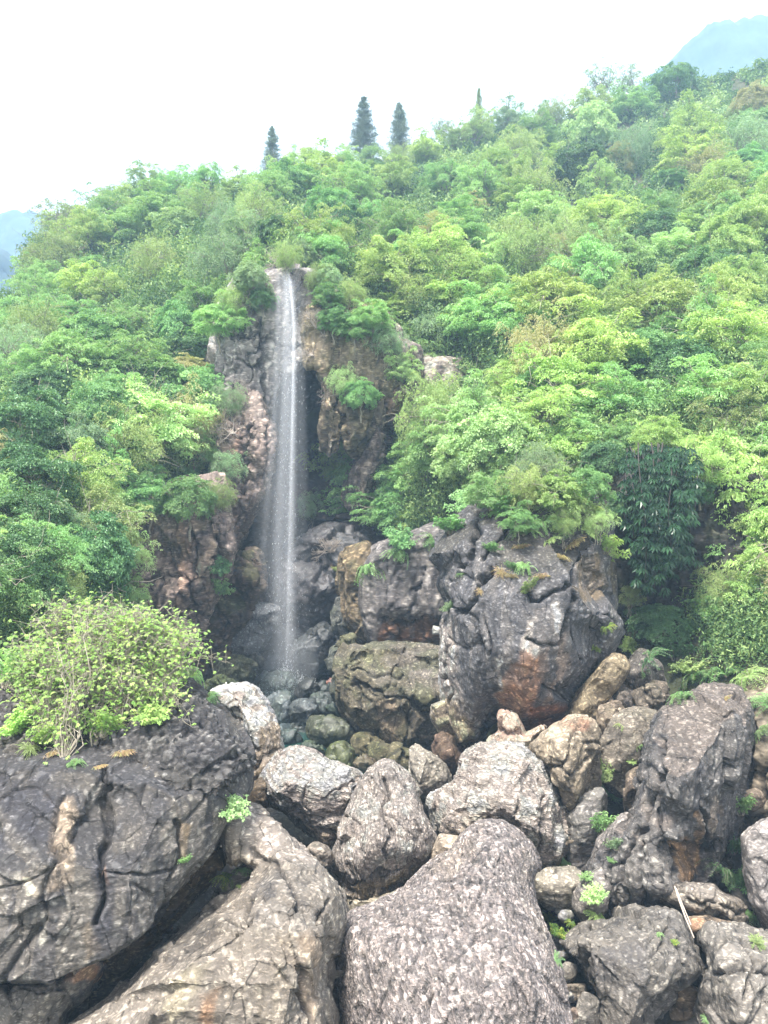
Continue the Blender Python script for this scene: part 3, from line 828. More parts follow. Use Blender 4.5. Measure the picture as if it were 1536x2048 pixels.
# right hand wall, shaded and overgrown
cliff('dark overgrown rock wall at the right behind the hanging leaves',
      [(1180,940),(1300,900),(1450,930),(1600,960),(1750,1000),(1750,1500),(1560,1450),(1480,1420),(1400,1380),(1330,1420),(1250,1450),(1190,1400),(1200,1200)], 24.5, h=2.0, thick=5, e=60, style='karst', amp=2.0,
      base=(0.085,0.075,0.07), base2=(0.05,0.05,0.045), voxel=0.07, streak=(NEAR_BLACK,0.4), moss=0.35,
      pts=[(1250,1050,0.5),(1300,1150,0.1),(1270,1250,0.0),(1360,1200,0.5),(1450,1100,0.9),(1450,1250,0.8),(1536,1250,1.1),(1400,1330,0.7),(1300,1350,0.6)],
      patches=[([(1440,1230),(1536,1190),(1600,1200),(1600,1330),(1480,1310)],(0.24,0.17,0.13),0.8,14)])
cliff('tan rock wall at the right edge beside the dark pillar',
      [(1455,1400),(1500,1380),(1600,1370),(1700,1400),(1700,1760),(1600,1740),(1520,1680),(1480,1680),(1478,1560),(1490,1480)], 18.0, h=1.2, thick=3, e=26, style='karst', amp=1.0,
      base=(0.30,0.25,0.18), base2=(0.2,0.18,0.14), voxel=0.06, streak=((0.13,0.11,0.10),0.5), pts=[(1520,1450,1.0),(1510,1560,0.9),(1500,1620,0.7),(1560,1560,1.1)],
      cracks=[([(1510,1390),(1498,1500),(1510,1600)],3,0.3)])

# ------------------------------------------------------------------ boulders (things)
def boulder(label, *a, cat='boulder', name='boulder', **k):
    o = rock(name, *a, **k)
    return tag(o, label, cat)

# A: the great dark rock at the left, top pitted, face streaked
boulder('huge dark grey rock filling the lower left under the leafy shrub',
    [(-160,1400),(0,1345),(120,1330),(240,1325),(345,1330),(400,1378),(450,1422),(485,1475),(506,1520),(500,1570),(470,1620),(446,1662),(428,1705),(372,1762),(318,1828),(312,1850),(252,1892),(225,1932),(150,1945),(110,1972),(0,1972),(-160,1960)],
    13.2, h=2.6, e=26, edge=0.62, tv=-0.0052, thick=2.0, style='slab', voxel=0.026, amp=0.75, name='rock_outcrop',
    base=(0.25,0.23,0.205), base2=(0.14,0.135,0.135), hi=(0.24,0.22,0.20), top=(0.075,0.074,0.08), streak=((0.085,0.083,0.09),0.7), dir=(1.3,1.3,0.8), wrinkle_mix=0.4,
    pts=[(0,1540,1.0),(120,1545,1.04),(210,1560,0.98),(300,1570,1.02),(400,1600,0.95),(0,1800,1.05),(140,1760,1.02),(215,1700,0.9),(260,1750,0.98),(330,1700,1.0),(230,1880,0.85),(100,1900,0.98),(430,1560,0.8),(360,1480,0.62),(200,1450,0.6),(60,1450,0.6),(-100,1500,0.8),(-100,1800,1.0)],
    patches=[([(122,1600),(145,1595),(152,1650),(150,1700),(140,1760),(95,1780),(105,1720),(112,1660)],(0.43,0.34,0.25),0.85,7),([(365,1650),(382,1650),(380,1720),(362,1730)],(0.36,0.27,0.17),0.7,5),([(208,1720),(222,1715),(222,1770),(212,1770)],(0.38,0.2,0.1),0.7,4),([(54,1762),(70,1765),(84,1795),(70,1797)],(0.55,0.47,0.36),0.85,3),([(80,1830),(90,1830),(90,1890),(78,1890)],(0.42,0.40,0.35),0.6,4),([(160,1860),(180,1850),(200,1905),(165,1925)],(0.32,0.24,0.15),0.6,7),
             ([(-160,1540),(110,1540),(118,1600),(100,1680),(-20,1700),(-160,1700)],(0.065,0.065,0.08),0.75,18),([(188,1720),(225,1690),(230,1860),(180,1930)],(0.07,0.07,0.085),0.7,9),([(225,1530),(360,1560),(362,1650),(225,1650)],(0.09,0.09,0.10),0.6,16)],
    cracks=[([(212,1540),(206,1620),(215,1700),(205,1790),(195,1860)],5,0.16),([(120,1600),(110,1690),(92,1780),(88,1850)],4,0.10),([(-50,1968),(60,1968),(125,1962),(200,1935)],3,0.12),([(360,1640),(365,1720),(340,1800)],3.5,0.10),([(225,1745),(300,1750),(360,1735)],3,0.08)])
boulder('rough black pitted hump on the upper left rock beside the shrub',
    [(-150,1420),(0,1380),(100,1350),(230,1330),(345,1335),(400,1380),(450,1424),(487,1478),(506,1524),(500,1572),(468,1612),(440,1640),(400,1610),(330,1590),(240,1570),(150,1560),(0,1560),(-150,1560)],
    12.6, h=1.0, e=34, edge=0.6, tv=-0.0085, thick=1.0, style='pitted', voxel=0.024, amp=0.95, cat='rock', name='rock_hump',
    base=(0.085,0.083,0.09), base2=(0.13,0.125,0.12), hi=(0.28,0.27,0.26), wrinkle_mix=0.55,
    pts=[(60,1470,0.9),(200,1460,1.0),(330,1450,1.0),(420,1500,1.05),(460,1560,0.9),(300,1540,0.95),(100,1530,0.9)],
    patches=[([(130,1550),(200,1520),(300,1530),(330,1570),(250,1590),(150,1580)],(0.20,0.17,0.13),0.6,12),([(-60,1470),(60,1450),(90,1500),(-40,1520)],(0.17,0.15,0.12),0.5,12)])
boulder('brown undercut ledge beneath the lower edge of the great dark rock',
    [(440,1690),(428,1765),(392,1822),(330,1880),(262,1950),(205,2022),(120,2075),(60,2090),(110,1990),(180,1920),(240,1880),(300,1830),(360,1750),(410,1700)],
    12.9, h=0.8, e=26, thick=1.5, style='slab', voxel=0.035, amp=0.7, base=(0.24,0.17,0.09), base2=(0.12,0.09,0.06), streak=((0.09,0.07,0.05),0.6), pts=[(390,1760,1.0),(320,1850,0.8),(240,1930,0.9)], cat='rock', name='rock_ledge')
boulder('orange topped pale rock at the lower left corner under the dark rock',
    [(-160,1968),(0,1966),(110,1968),(155,1950),(200,1932),(215,1945),(205,1965),(160,2000),(130,2030),(110,2130),(-160,2130)],
    11.2, h=1.0, e=22, thick=2, style='slab', voxel=0.026, amp=0.6, base=(0.24,0.22,0.19), base2=(0.15,0.14,0.13), pts=[(0,2040,1.0),(100,1995,1.0),(170,1955,0.9),(60,2100,1.0)],
    patches=[([(150,1945),(212,1935),(200,1958),(150,1972),(120,1966)],(0.50,0.28,0.17),0.9,5)], cracks=[([(0,1985),(80,1990),(130,1985)],3,0.06)])
# B
boulder('broad grey brown rock sloping down beside the huge dark rock, wrinkled on its right',
    [(446,1650),(470,1616),(500,1602),(530,1606),(546,1632),(600,1674),(626,1686),(630,1712),(652,1738),(680,1776),(697,1800),(700,1832),(694,1862),(668,1902),(672,1960),(664,2030),(660,2130),(60,2140),(110,2070),(160,2040),(225,2000),(275,1945),(325,1885),(395,1820),(432,1785),(498,1724),(462,1704)],
    11.6, h=1.6, e=34, edge=0.5, tv=-0.0048, thick=2.2, style='slab', voxel=0.026, amp=0.85,
    base=(0.27,0.235,0.20), base2=(0.16,0.148,0.14), hi=(0.36,0.32,0.27), streak=((0.36,0.31,0.24),0.35), wrinkle_mix=0.5,
    pts=[(500,1650,0.5),(560,1700,0.7),(520,1780,1.0),(440,1810,0.85),(480,1840,1.1),(400,1880,1.0),(340,1960,1.0),(560,1850,1.15),(600,1780,0.9),(620,1900,1.05),(560,1960,1.1),(430,1990,1.05),(610,2030,1.0),(660,1850,0.7)],
    patches=[([(455,1610),(530,1604),(620,1690),(640,1740),(560,1730),(500,1690),(455,1660)],(0.40,0.35,0.31),0.75,14),([(300,2000),(370,1930),(420,1920),(400,1970),(340,2048)],(0.38,0.34,0.24),0.7,12),([(385,2048),(400,1990),(430,1990),(425,2060)],(0.40,0.22,0.12),0.7,9),([(590,1880),(640,1870),(655,1960),(630,2048),(608,1990)],(0.34,0.26,0.19),0.7,9),([(500,1755),(550,1740),(545,1790),(500,1800)],(0.12,0.115,0.115),0.7,9),([(330,1890),(420,1815),(440,1850),(350,1930)],(0.09,0.085,0.08),0.6,10)],
    cracks=[([(440,1825),(470,1842),(492,1846),(500,1790)],3,0.08),([(640,1900),(612,1960),(620,2048)],5,0.14),([(655,1800),(640,1860),(660,1920)],4,0.12),([(500,1690),(560,1740),(600,1800),(625,1880)],4,0.08)])
# C
boulder('large central foreground boulder with fine wormy furrows over a broad sloping top',
    [(700,1834),(765,1803),(818,1770),(858,1732),(905,1708),(928,1672),(960,1650),(1000,1645),(1034,1664),(1062,1698),(1076,1732),(1064,1760),(1070,1800),(1090,1862),(1114,1940),(1136,2010),(1146,2140),(700,2150),(690,2010),(668,1962),(664,1912),(680,1870)],
    12.0, h=1.3, e=42, edge=0.4, tv=-0.0075, thick=2.0, style='wormy', voxel=0.020, amp=0.8, rot=-32, mat=M_FURROW,
    base=(0.27,0.25,0.235), base2=(0.17,0.165,0.16), hi=(0.42,0.37,0.35), wrinkle_mix=0.75,
    pts=[(980,1720,0.8),(1000,1800,1.0),(900,1800,0.85),(820,1850,0.95),(900,1930,1.1),(1020,1900,1.15),(760,1950,0.9),(1060,2000,1.0),(850,2060,1.0),(1000,2060,1.05),(740,1870,0.75)],
    patches=[([(1040,1680),(1075,1720),(1062,1770),(1090,1870),(1130,2000),(1100,1960),(1060,1860),(1040,1760)],(0.40,0.35,0.30),0.5,14),([(860,1735),(930,1680),(960,1655),(950,1710),(890,1760)],(0.42,0.36,0.30),0.5,12),([(700,1900),(760,1880),(770,1960),(740,2048),(700,1990)],(0.33,0.30,0.28),0.5,16)],
    cracks=[([(860,1985),(855,2005),(858,2020)],3,0.10),([(730,1905),(745,1960),(760,2048)],3,0.05)])
# D, E, F
boulder('pale pinkish wrinkled boulder in front of the pool, left of the tall pale one',
    [(519,1586),(524,1556),(545,1528),(568,1507),(598,1498),(640,1514),(668,1534),(695,1546),(723,1553),(722,1590),(706,1635),(697,1668),(664,1690),(640,1689),(604,1655),(562,1628),(535,1608)],
    17.4, h=1.5, e=30, edge=0.42, tv=-0.004, thick=1.6, style='smooth', voxel=0.03, amp=0.9, mat=M_WRINKLE, base=(0.58,0.515,0.46), base2=(0.32,0.28,0.26), hi=(0.52,0.46,0.42), dir=(0.5,0.5,3.8), rot=-18,
    pts=[(585,1560,1.0),(640,1580,1.1),(690,1600,0.9),(560,1590,0.95),(620,1630,0.9),(660,1650,0.7)],
    patches=[([(530,1602),(560,1612),(600,1636),(650,1658),(700,1655),(690,1688),(640,1694),(590,1660)],(0.30,0.24,0.18),0.8,8)],
    cracks=[([(540,1608),(590,1625),(640,1655),(690,1660)],4,0.12),([(650,1600),(680,1575),(705,1560)],3,0.08)])
boulder('tall pale wedge shaped boulder standing at the centre between the pool and the furrowed rock',
    [(757,1534),(772,1529),(795,1533),(816,1551),(836,1592),(858,1634),(876,1675),(872,1708),(850,1740),(818,1772),(790,1782),(760,1795),(722,1796),(694,1790),(680,1760),(661,1742),(664,1704),(686,1654),(705,1604),(724,1557)],
    16.2, h=1.6, e=34, edge=0.42, tv=-0.003, thick=1.7, style='smooth', voxel=0.028, amp=0.85, mat=M_UPRIGHT, base=(0.51,0.455,0.41), base2=(0.36,0.33,0.30), hi=(0.47,0.42,0.38), dir=(3.6,3.6,0.5), rot=-8,
    pts=[(770,1570,0.7),(760,1650,1.1),(755,1720,1.15),(820,1650,0.95),(830,1700,0.95),(720,1700,1.0),(710,1760,0.95),(780,1760,0.9)],
    patches=[([(684,1770),(760,1768),(840,1725),(850,1742),(790,1786),(722,1800),(690,1792)],(0.34,0.28,0.20),0.8,6)],
    cracks=[([(768,1560),(772,1620),(782,1650),(770,1700),(775,1720)],3.5,0.14),([(690,1770),(760,1760),(830,1720)],3,0.07)])
boulder('cream and brown boulder perched behind the black pitted rock, left of the pool',
    [(424,1388),(450,1376),(482,1371),(514,1378),(536,1408),(546,1440),(558,1476),(566,1506),(556,1536),(528,1562),(510,1592),(488,1602),(480,1560),(498,1520),(482,1466),(450,1422)],
    18.5, h=1.4, e=28, tv=-0.003, thick=1.5, style='smooth', voxel=0.032, amp=0.8, base=(0.50,0.43,0.375), base2=(0.34,0.30,0.26),
    pts=[(480,1410,0.8),(505,1460,1.05),(525,1500,1.0),(515,1550,0.8),(545,1510,0.7)],
    patches=[([(512,1460),(548,1455),(568,1510),(556,1540),(520,1575),(492,1605),(478,1570),(505,1530),(520,1490)],(0.21,0.16,0.10),0.85,6)],
    cracks=[([(505,1540),(530,1520),(550,1500)],3,0.12),([(472,1400),(474,1440)],2,0.04)])
# G cluster
boulder('large pinkish boulder with rounded shoulders right of the tall pale boulder',
    [(864,1606),(888,1576),(920,1558),(926,1520),(955,1498),(1000,1488),(1046,1496),(1088,1528),(1104,1568),(1130,1620),(1134,1662),(1112,1710),(1080,1742),(1062,1740),(1040,1700),(1000,1672),(960,1672),(930,1700),(884,1700),(872,1672)],
    17.2, h=1.9, e=36, tv=-0.004, thick=2.0, style='smooth', voxel=0.03, amp=1.1, mat=M_WRINKLE, base=(0.58,0.51,0.45), base2=(0.43,0.38,0.33), hi=(0.49,0.43,0.39), dir=(0.6,0.6,3.0), rot=12,
    pts=[(900,1620,0.8),(960,1560,0.8),(1000,1600,1.1),(1040,1560,0.9),(1080,1620,1.0),(1050,1670,1.0),(940,1650,1.0),(1100,1680,0.8),(980,1530,0.6)],
    patches=[([(890,1640),(960,1630),(1040,1640),(1060,1670),(960,1680),(890,1690)],(0.42,0.35,0.26),0.5,14)],
    cracks=[([(1046,1600),(1030,1640),(1055,1660)],4,0.12),([(1085,1560),(1095,1640),(1075,1700)],4,0.12)])
boulder('tan broken block below the overhang with an orange scar on its top',
    [(1058,1502),(1080,1470),(1104,1446),(1150,1434),(1180,1444),(1194,1480),(1194,1530),(1186,1590),(1168,1640),(1140,1660),(1122,1618),(1104,1566),(1086,1530)],
    17.8, h=1.5, e=24, thick=2, style='karst', voxel=0.032, amp=0.55, base=(0.36,0.30,0.22), base2=(0.24,0.20,0.15),
    pts=[(1110,1480,0.9),(1150,1480,1.0),(1130,1540,1.1),(1165,1540,0.85),(1150,1600,0.9)],
    patches=[([(1110,1448),(1150,1436),(1185,1446),(1180,1470),(1140,1465)],(0.46,0.26,0.17),0.75,6),([(1085,1470),(1130,1450),(1150,1470),(1110,1520),(1080,1520)],(0.46,0.38,0.28),0.7,7)],
    cracks=[([(1090,1540),(1120,1530),(1150,1550),(1180,1520)],3.5,0.16),([(1150,1450),(1140,1500),(1110,1540)],3,0.14)])
boulder('small pink jointed block wedged under the tip of the overhang',
    [(976,1486),(998,1462),(1003,1428),(1020,1422),(1034,1432),(1048,1468),(1072,1460),(1090,1452),(1082,1476),(1060,1504),(1040,1512),(990,1512)],
    18.6, h=1.0, e=14, thick=1.2, style='karst', voxel=0.034, amp=0.35, base=(0.45,0.31,0.24), base2=(0.38,0.29,0.23), pts=[(1018,1450,1.0),(1020,1490,1.0),(1065,1480,0.8)], cracks=[([(1000,1465),(1040,1470)],2.5,0.1)])
# M: the overhang
boulder('massive black overhanging rock right of the fall, orange and white streaked below',
    [(862,1112),(864,1070),(888,1036),(905,1000),(932,975),(1000,960),(1090,960),(1180,960),(1226,985),(1226,1100),(1230,1200),(1240,1262),(1218,1302),(1184,1346),(1168,1376),(1130,1406),(1112,1442),(1070,1466),(1038,1456),(1003,1428),(985,1450),(968,1482),(930,1506),(905,1480),(880,1450),(874,1380),(872,1310),(878,1262),(886,1235),(893,1205),(880,1172),(888,1145)],
    22.0, h=3.0, e=46, edge=0.35, tv=-0.001, thick=3.5, style='cliff', mat=M_ROCK, voxel=0.04, amp=0.75, name='rock_outcrop', cat='rock outcrop',
    base=(0.155,0.153,0.168), base2=(0.095,0.096,0.107), hi=(0.22,0.215,0.22), top=(0.10,0.095,0.085), streak=((0.34,0.315,0.295),0.42), wrinkle_mix=0.45,
    pts=[(930,1030,0.5),(960,1100,0.75),(1000,1160,0.95),(940,1200,0.85),(1060,1220,1.15),(1130,1150,1.0),(1100,1060,0.6),(1190,1100,0.6),(1150,1250,0.95),(1200,1230,0.85),(1060,1300,1.1),(980,1280,1.0),(960,1360,0.85),(900,1340,0.45),(905,1420,0.4),(940,1455,0.45),(918,1300,0.6),(1030,1370,0.9),(1090,1380,1.05),(1160,1330,0.9),(1060,1425,0.7),(1110,1410,0.75)],
    patches=[([(872,1235),(900,1255),(914,1300),(912,1345),(922,1388),(962,1414),(990,1440),(968,1490),(930,1512),(900,1485),(870,1450),(862,1380),(862,1290)], (0.47,0.41,0.365), 1.0, 5),([(874,1385),(900,1395),(930,1440),(955,1490),(925,1512),(874,1455)],(0.48,0.38,0.24),0.9,7),([(912,1372),(962,1414),(988,1448),(968,1466),(925,1421)],(0.26,0.255,0.25),0.8,5),
             ([(1020,1330),(1060,1300),(1090,1290),(1088,1330),(1072,1380),(1068,1430),(1030,1440),(1000,1420),(1000,1370)],(0.46,0.28,0.19),1.0,9),
             ([(1055,1220),(1075,1215),(1110,1210),(1112,1275),(1100,1320),(1080,1370),(1060,1310),(1050,1270)],(0.23,0.21,0.20),0.75,6),
             ([(1060,1235),(1070,1240),(1062,1300),(1052,1330),(1046,1290)],(0.58,0.52,0.46),1.0,5),
             ([(1102,1215),(1110,1215),(1112,1265),(1104,1275)],(0.56,0.51,0.46),1.0,4),
             ([(1120,1290),(1145,1262),(1140,1310),(1150,1340),(1110,1390),(1090,1390),(1110,1340)],(0.38,0.31,0.265),0.95,7),
             ([(1062,1405),(1110,1405),(1128,1420),(1108,1445),(1066,1466),(1040,1452)],(0.36,0.19,0.13),0.9,6),
             ([(990,1310),(1000,1300),(1004,1370),(996,1400)],(0.50,0.45,0.40),1.0,5),([(1010,1270),(1024,1260),(1020,1320),(1010,1330)],(0.32,0.29,0.27),0.6,5),
             ([(1170,1120),(1190,1110),(1200,1180),(1180,1200),(1165,1180)],(0.28,0.21,0.13),0.7,7),([(1205,1110),(1228,1110),(1230,1180),(1210,1170)],(0.24,0.19,0.11),0.6,7),
             ([(960,1010),(1220,980),(1210,1060),(1100,1100),(1040,1120),(980,1060)],(0.14,0.12,0.09),0.35,24)],
    cracks=[([(985,1140),(965,1190),(930,1235),(895,1200)],4.5,0.45),([(1165,1110),(1150,1190),(1130,1260),(1120,1300)],5,0.4),([(950,985),(955,1060),(930,1130),(900,1160)],4,0.35),([(1040,1190),(1080,1196),(1130,1180)],3,0.25),([(1060,1280),(1120,1285)],3,0.2),([(1085,1360),(1120,1395),(1168,1372)],3.5,0.3),([(1020,1010),(1000,1080),(960,1130)],3,0.25)])
boulder('leaning tan and grey column under the right side of the black overhang',
    [(1128,1436),(1138,1408),(1170,1372),(1198,1330),(1222,1308),(1250,1318),(1254,1345),(1234,1384),(1206,1424),(1198,1470),(1180,1452),(1150,1440)],
    20.2, h=0.9, e=18, thick=2, style='slab', voxel=0.04, amp=0.7, base=(0.32,0.26,0.16), base2=(0.22,0.18,0.13), pts=[(1170,1410,1.0),(1220,1345,0.9)], streak=((0.15,0.12,0.09),0.5), cat='rock', name='rock_column')
# O and around the pool
boulder('big olive brown ledge boulder with a flat top at the right of the pool',
    [(684,1326),(694,1298),(722,1295),(768,1291),(818,1290),(890,1300),(925,1330),(925,1460),(884,1500),(860,1500),(820,1507),(762,1484),(710,1460),(692,1432),(682,1392),(687,1360)],
    25.6, h=1.9, e=26, edge=0.5, tv=-0.002, thick=3, style='slab', voxel=0.048, amp=1.2, base=(0.17,0.145,0.095), base2=(0.11,0.10,0.065), top=(0.20,0.18,0.15), hi=(0.25,0.22,0.16), moss=0.35,
    pts=[(740,1310,0.3),(840,1320,0.3),(720,1350,0.8),(780,1340,0.75),(800,1385,0.95),(870,1400,0.95),(730,1380,0.9),(760,1400,1.0),(750,1460,0.85),(820,1420,0.85),(820,1480,0.8)],
    patches=[([(795,1296),(890,1302),(920,1340),(900,1380),(860,1370),(800,1330)],(0.25,0.225,0.20),0.75,12),([(758,1408),(800,1405),(808,1480),(795,1500),(765,1478)],(0.32,0.25,0.18),0.75,7),([(815,1420),(870,1425),(875,1490),(830,1498)],(0.13,0.11,0.09),0.7,9),([(690,1300),(760,1300),(760,1340),(700,1345)],(0.20,0.185,0.11),0.6,10)],
    cracks=[([(700,1372),(760,1385),(830,1410),(880,1430)],5,0.3),([(700,1330),(760,1350),(820,1352)],3,0.14),([(812,1410),(815,1490)],3,0.18),([(712,1360),(714,1450)],3,0.16)])
boulder('grey angular boulder standing at the right rim of the pool behind the tall pale boulder',
    [(822,1540),(822,1502),(836,1492),(866,1509),(890,1530),(898,1556),(890,1590),(860,1604),(824,1600)],
    20.0, h=0.9, e=18, thick=1.1, style='smooth', voxel=0.034, amp=0.6, base=(0.33,0.30,0.25), base2=(0.24,0.22,0.19), pts=[(850,1520,0.8),(840,1560,1.0),(875,1560,0.7)],
    patches=[([(824,1560),(845,1562),(870,1585),(895,1565),(890,1600),(826,1604)],(0.15,0.12,0.10),0.8,5)])
boulder('large layered grey slab leaning left of the falling water',
    [(436,1308),(448,1288),(464,1274),(462,1240),(470,1208),(500,1203),(532,1206),(560,1214),(560,1244),(540,1280),(520,1304),(498,1314),(460,1313)],
    32.2, h=0.8, e=14, grow=0.0, edge=0.7, thick=1.4, style='strata', voxel=0.05, amp=0.35, base=(0.19,0.20,0.21), base2=(0.14,0.15,0.16), hi=(0.24,0.25,0.26), dir=(0.5,0.5,3.0), pts=[(500,1230,1.0),(540,1235,1.0),(480,1290,1.0)])
WET = [
 ('low mossy grey boulder under the leaning grey slab', [(428,1340),(440,1324),(470,1318),(496,1322),(506,1338),(500,1358),(470,1366),(436,1360)], 30.5, 0.6, (0.15,0.15,0.10), 0.5, False),
 ('small grey stone at the right corner of the leaning slab', [(502,1316),(512,1308),(522,1318),(520,1334),(506,1338)], 31.2, 0.25, (0.19,0.19,0.17), 0.2, False),
 ('pale wet rock dome that the falling water strikes', [(514,1392),(516,1366),(530,1354),(552,1347),(578,1352),(592,1372),(586,1400),(545,1408)], 31.8, 0.9, (0.15,0.19,0.18), 0.3, True),
 ('rounded blue grey boulder directly below the foot of the fall', [(539,1428),(542,1404),(556,1392),(574,1394),(584,1412),(588,1446),(582,1466),(552,1470),(542,1452)], 28.0, 0.8, (0.10,0.125,0.135), 0.3, True),
 ('wedge shaped wet boulder right of the rounded one below the fall', [(588,1412),(606,1407),(626,1411),(630,1436),(622,1470),(608,1484),(596,1480),(590,1448)], 27.2, 0.7, (0.075,0.09,0.095), 0.2, True),
 ('small black wet boulder right of the splash', [(592,1396),(600,1376),(614,1370),(630,1376),(632,1394),(618,1406),(598,1407)], 30.0, 0.6, (0.04,0.045,0.05), 0.1, True),
 ('glossy dark boulder behind the wide green boulder', [(628,1402),(640,1392),(660,1394),(666,1410),(658,1436),(640,1444),(628,1430)], 28.8, 0.6, (0.06,0.08,0.075), 0.3, True),
 ('narrow dark green boulder leaning on the olive ledge', [(658,1420),(664,1404),(676,1402),(684,1414),(678,1440),(664,1446),(657,1438)], 28.2, 0.5, (0.06,0.09,0.065), 0.5, True),
 ('wide dark green boulder in the middle of the pool', [(624,1462),(628,1444),(650,1440),(690,1443),(703,1458),(704,1476),(690,1494),(662,1500),(636,1490),(626,1478)], 25.6, 0.8, (0.085,0.095,0.06), 0.5, True),
 ('moss green boulder at the near end of the pool', [(654,1522),(664,1498),(684,1492),(700,1504),(704,1522),(716,1540),(712,1560),(660,1562),(650,1545)], 23.2, 0.6, (0.12,0.14,0.055), 0.7, True),
 ('dark low boulder left of the moss green one', [(600,1506),(606,1488),(624,1485),(646,1498),(660,1518),(650,1528),(616,1520)], 24.0, 0.5, (0.06,0.085,0.06), 0.5, True),
 ('half sunk bluish boulder below the rounded one', [(556,1474),(566,1462),(588,1462),(600,1480),(594,1500),(566,1508),(554,1492)], 26.0, 0.5, (0.05,0.075,0.08), 0.3, True),
 ('brown red stone in the shallows at the back of the pool', [(651,1374),(660,1363),(672,1368),(672,1380),(656,1384)], 31.5, 0.3, (0.25,0.11,0.08), 0.1, True),
 ('grey green boulder against the left end of the olive ledge', [(668,1384),(674,1354),(688,1344),(700,1360),(700,1400),(684,1404),(672,1398)], 27.6, 0.6, (0.14,0.15,0.12), 0.4, False),
 ('dark stone behind the small black one', [(630,1384),(640,1374),(662,1378),(672,1392),(660,1402),(636,1400)], 30.5, 0.4, (0.05,0.065,0.06), 0.2, True),
 ('olive rounded boulder under the near corner of the ledge', [(708,1492),(714,1476),(738,1472),(758,1484),(764,1504),(748,1518),(722,1514)], 24.6, 0.6, (0.17,0.15,0.08), 0.5, False),
 ('long olive boulder beneath the olive ledge', [(742,1512),(758,1490),(790,1498),(828,1508),(838,1550),(810,1556),(770,1538)], 23.6, 0.7, (0.16,0.14,0.08), 0.5, False),
 ('sunken brown stone in the near pool', [(710,1530),(722,1518),(742,1522),(746,1534),(726,1542)], 22.8, 0.3, (0.14,0.11,0.07), 0.3, True),
 ('big dark wet boulder in the hollow behind the fall', [(582,1330),(590,1300),(612,1270),(644,1252),(664,1262),(668,1300),(656,1334),(630,1352),(596,1352)], 33.2, 1.0, (0.045,0.05,0.055), 0.1, True),
 ('angular black rock at the right of the hollow behind the fall', [(636,1290),(650,1262),(672,1252),(690,1272),(692,1320),(676,1350),(650,1350)], 33.8, 1.0, (0.04,0.045,0.05), 0.2, True),
 ('upright grey boulder set against the ochre pillar', [(668,1222),(678,1204),(694,1208),(704,1240),(702,1270),(688,1278),(672,1256)], 31.6, 0.7, (0.13,0.135,0.12), 0.4, False),
 ('small olive stone on top of the left end of the ledge', [(680,1286),(686,1272),(700,1268),(708,1280),(702,1294),(686,1298)], 28.6, 0.4, (0.19,0.18,0.11), 0.4, False),
 ('rounded grey stone left of the olive ledge corner', [(660,1318),(664,1300),(676,1296),(686,1308),(684,1328),(670,1336)], 29.5, 0.5, (0.12,0.13,0.11), 0.4, False),
 ('dark rock step at the left of the splash', [(508,1330),(530,1310),(556,1306),(566,1330),(560,1350),(530,1354),(506,1362)], 33.0, 0.7, (0.07,0.08,0.09), 0.2, True),
 ('flat dark mossy rock at the left end of the pool', [(400,1376),(430,1362),(466,1366),(486,1382),(470,1400),(420,1404)], 27.5, 0.6, (0.07,0.09,0.045), 0.7, False),
 ('small green black boulder behind the wide green one', [(690,1410),(698,1396),(712,1400),(716,1424),(704,1440),(692,1432)], 27.6, 0.4, (0.08,0.09,0.055), 0.5, True),
]
for lab, ol, yy, hh, cc, ms, wt in WET:
    c2 = tuple(c * 0.6 for c in cc)
    boulder(lab, ol, yy, h=hh, e=10, edge=0.6, thick=hh * 1.1, style='wetb', voxel=0.045, amp=0.75, base=cc, base2=c2, moss=ms * 0.7, mat=M_WET if wt else None, name='boulder',
            pts=[(np.mean([p[0] for p in ol]) + 3, np.mean([p[1] for p in ol]) - 4, 1.0)])
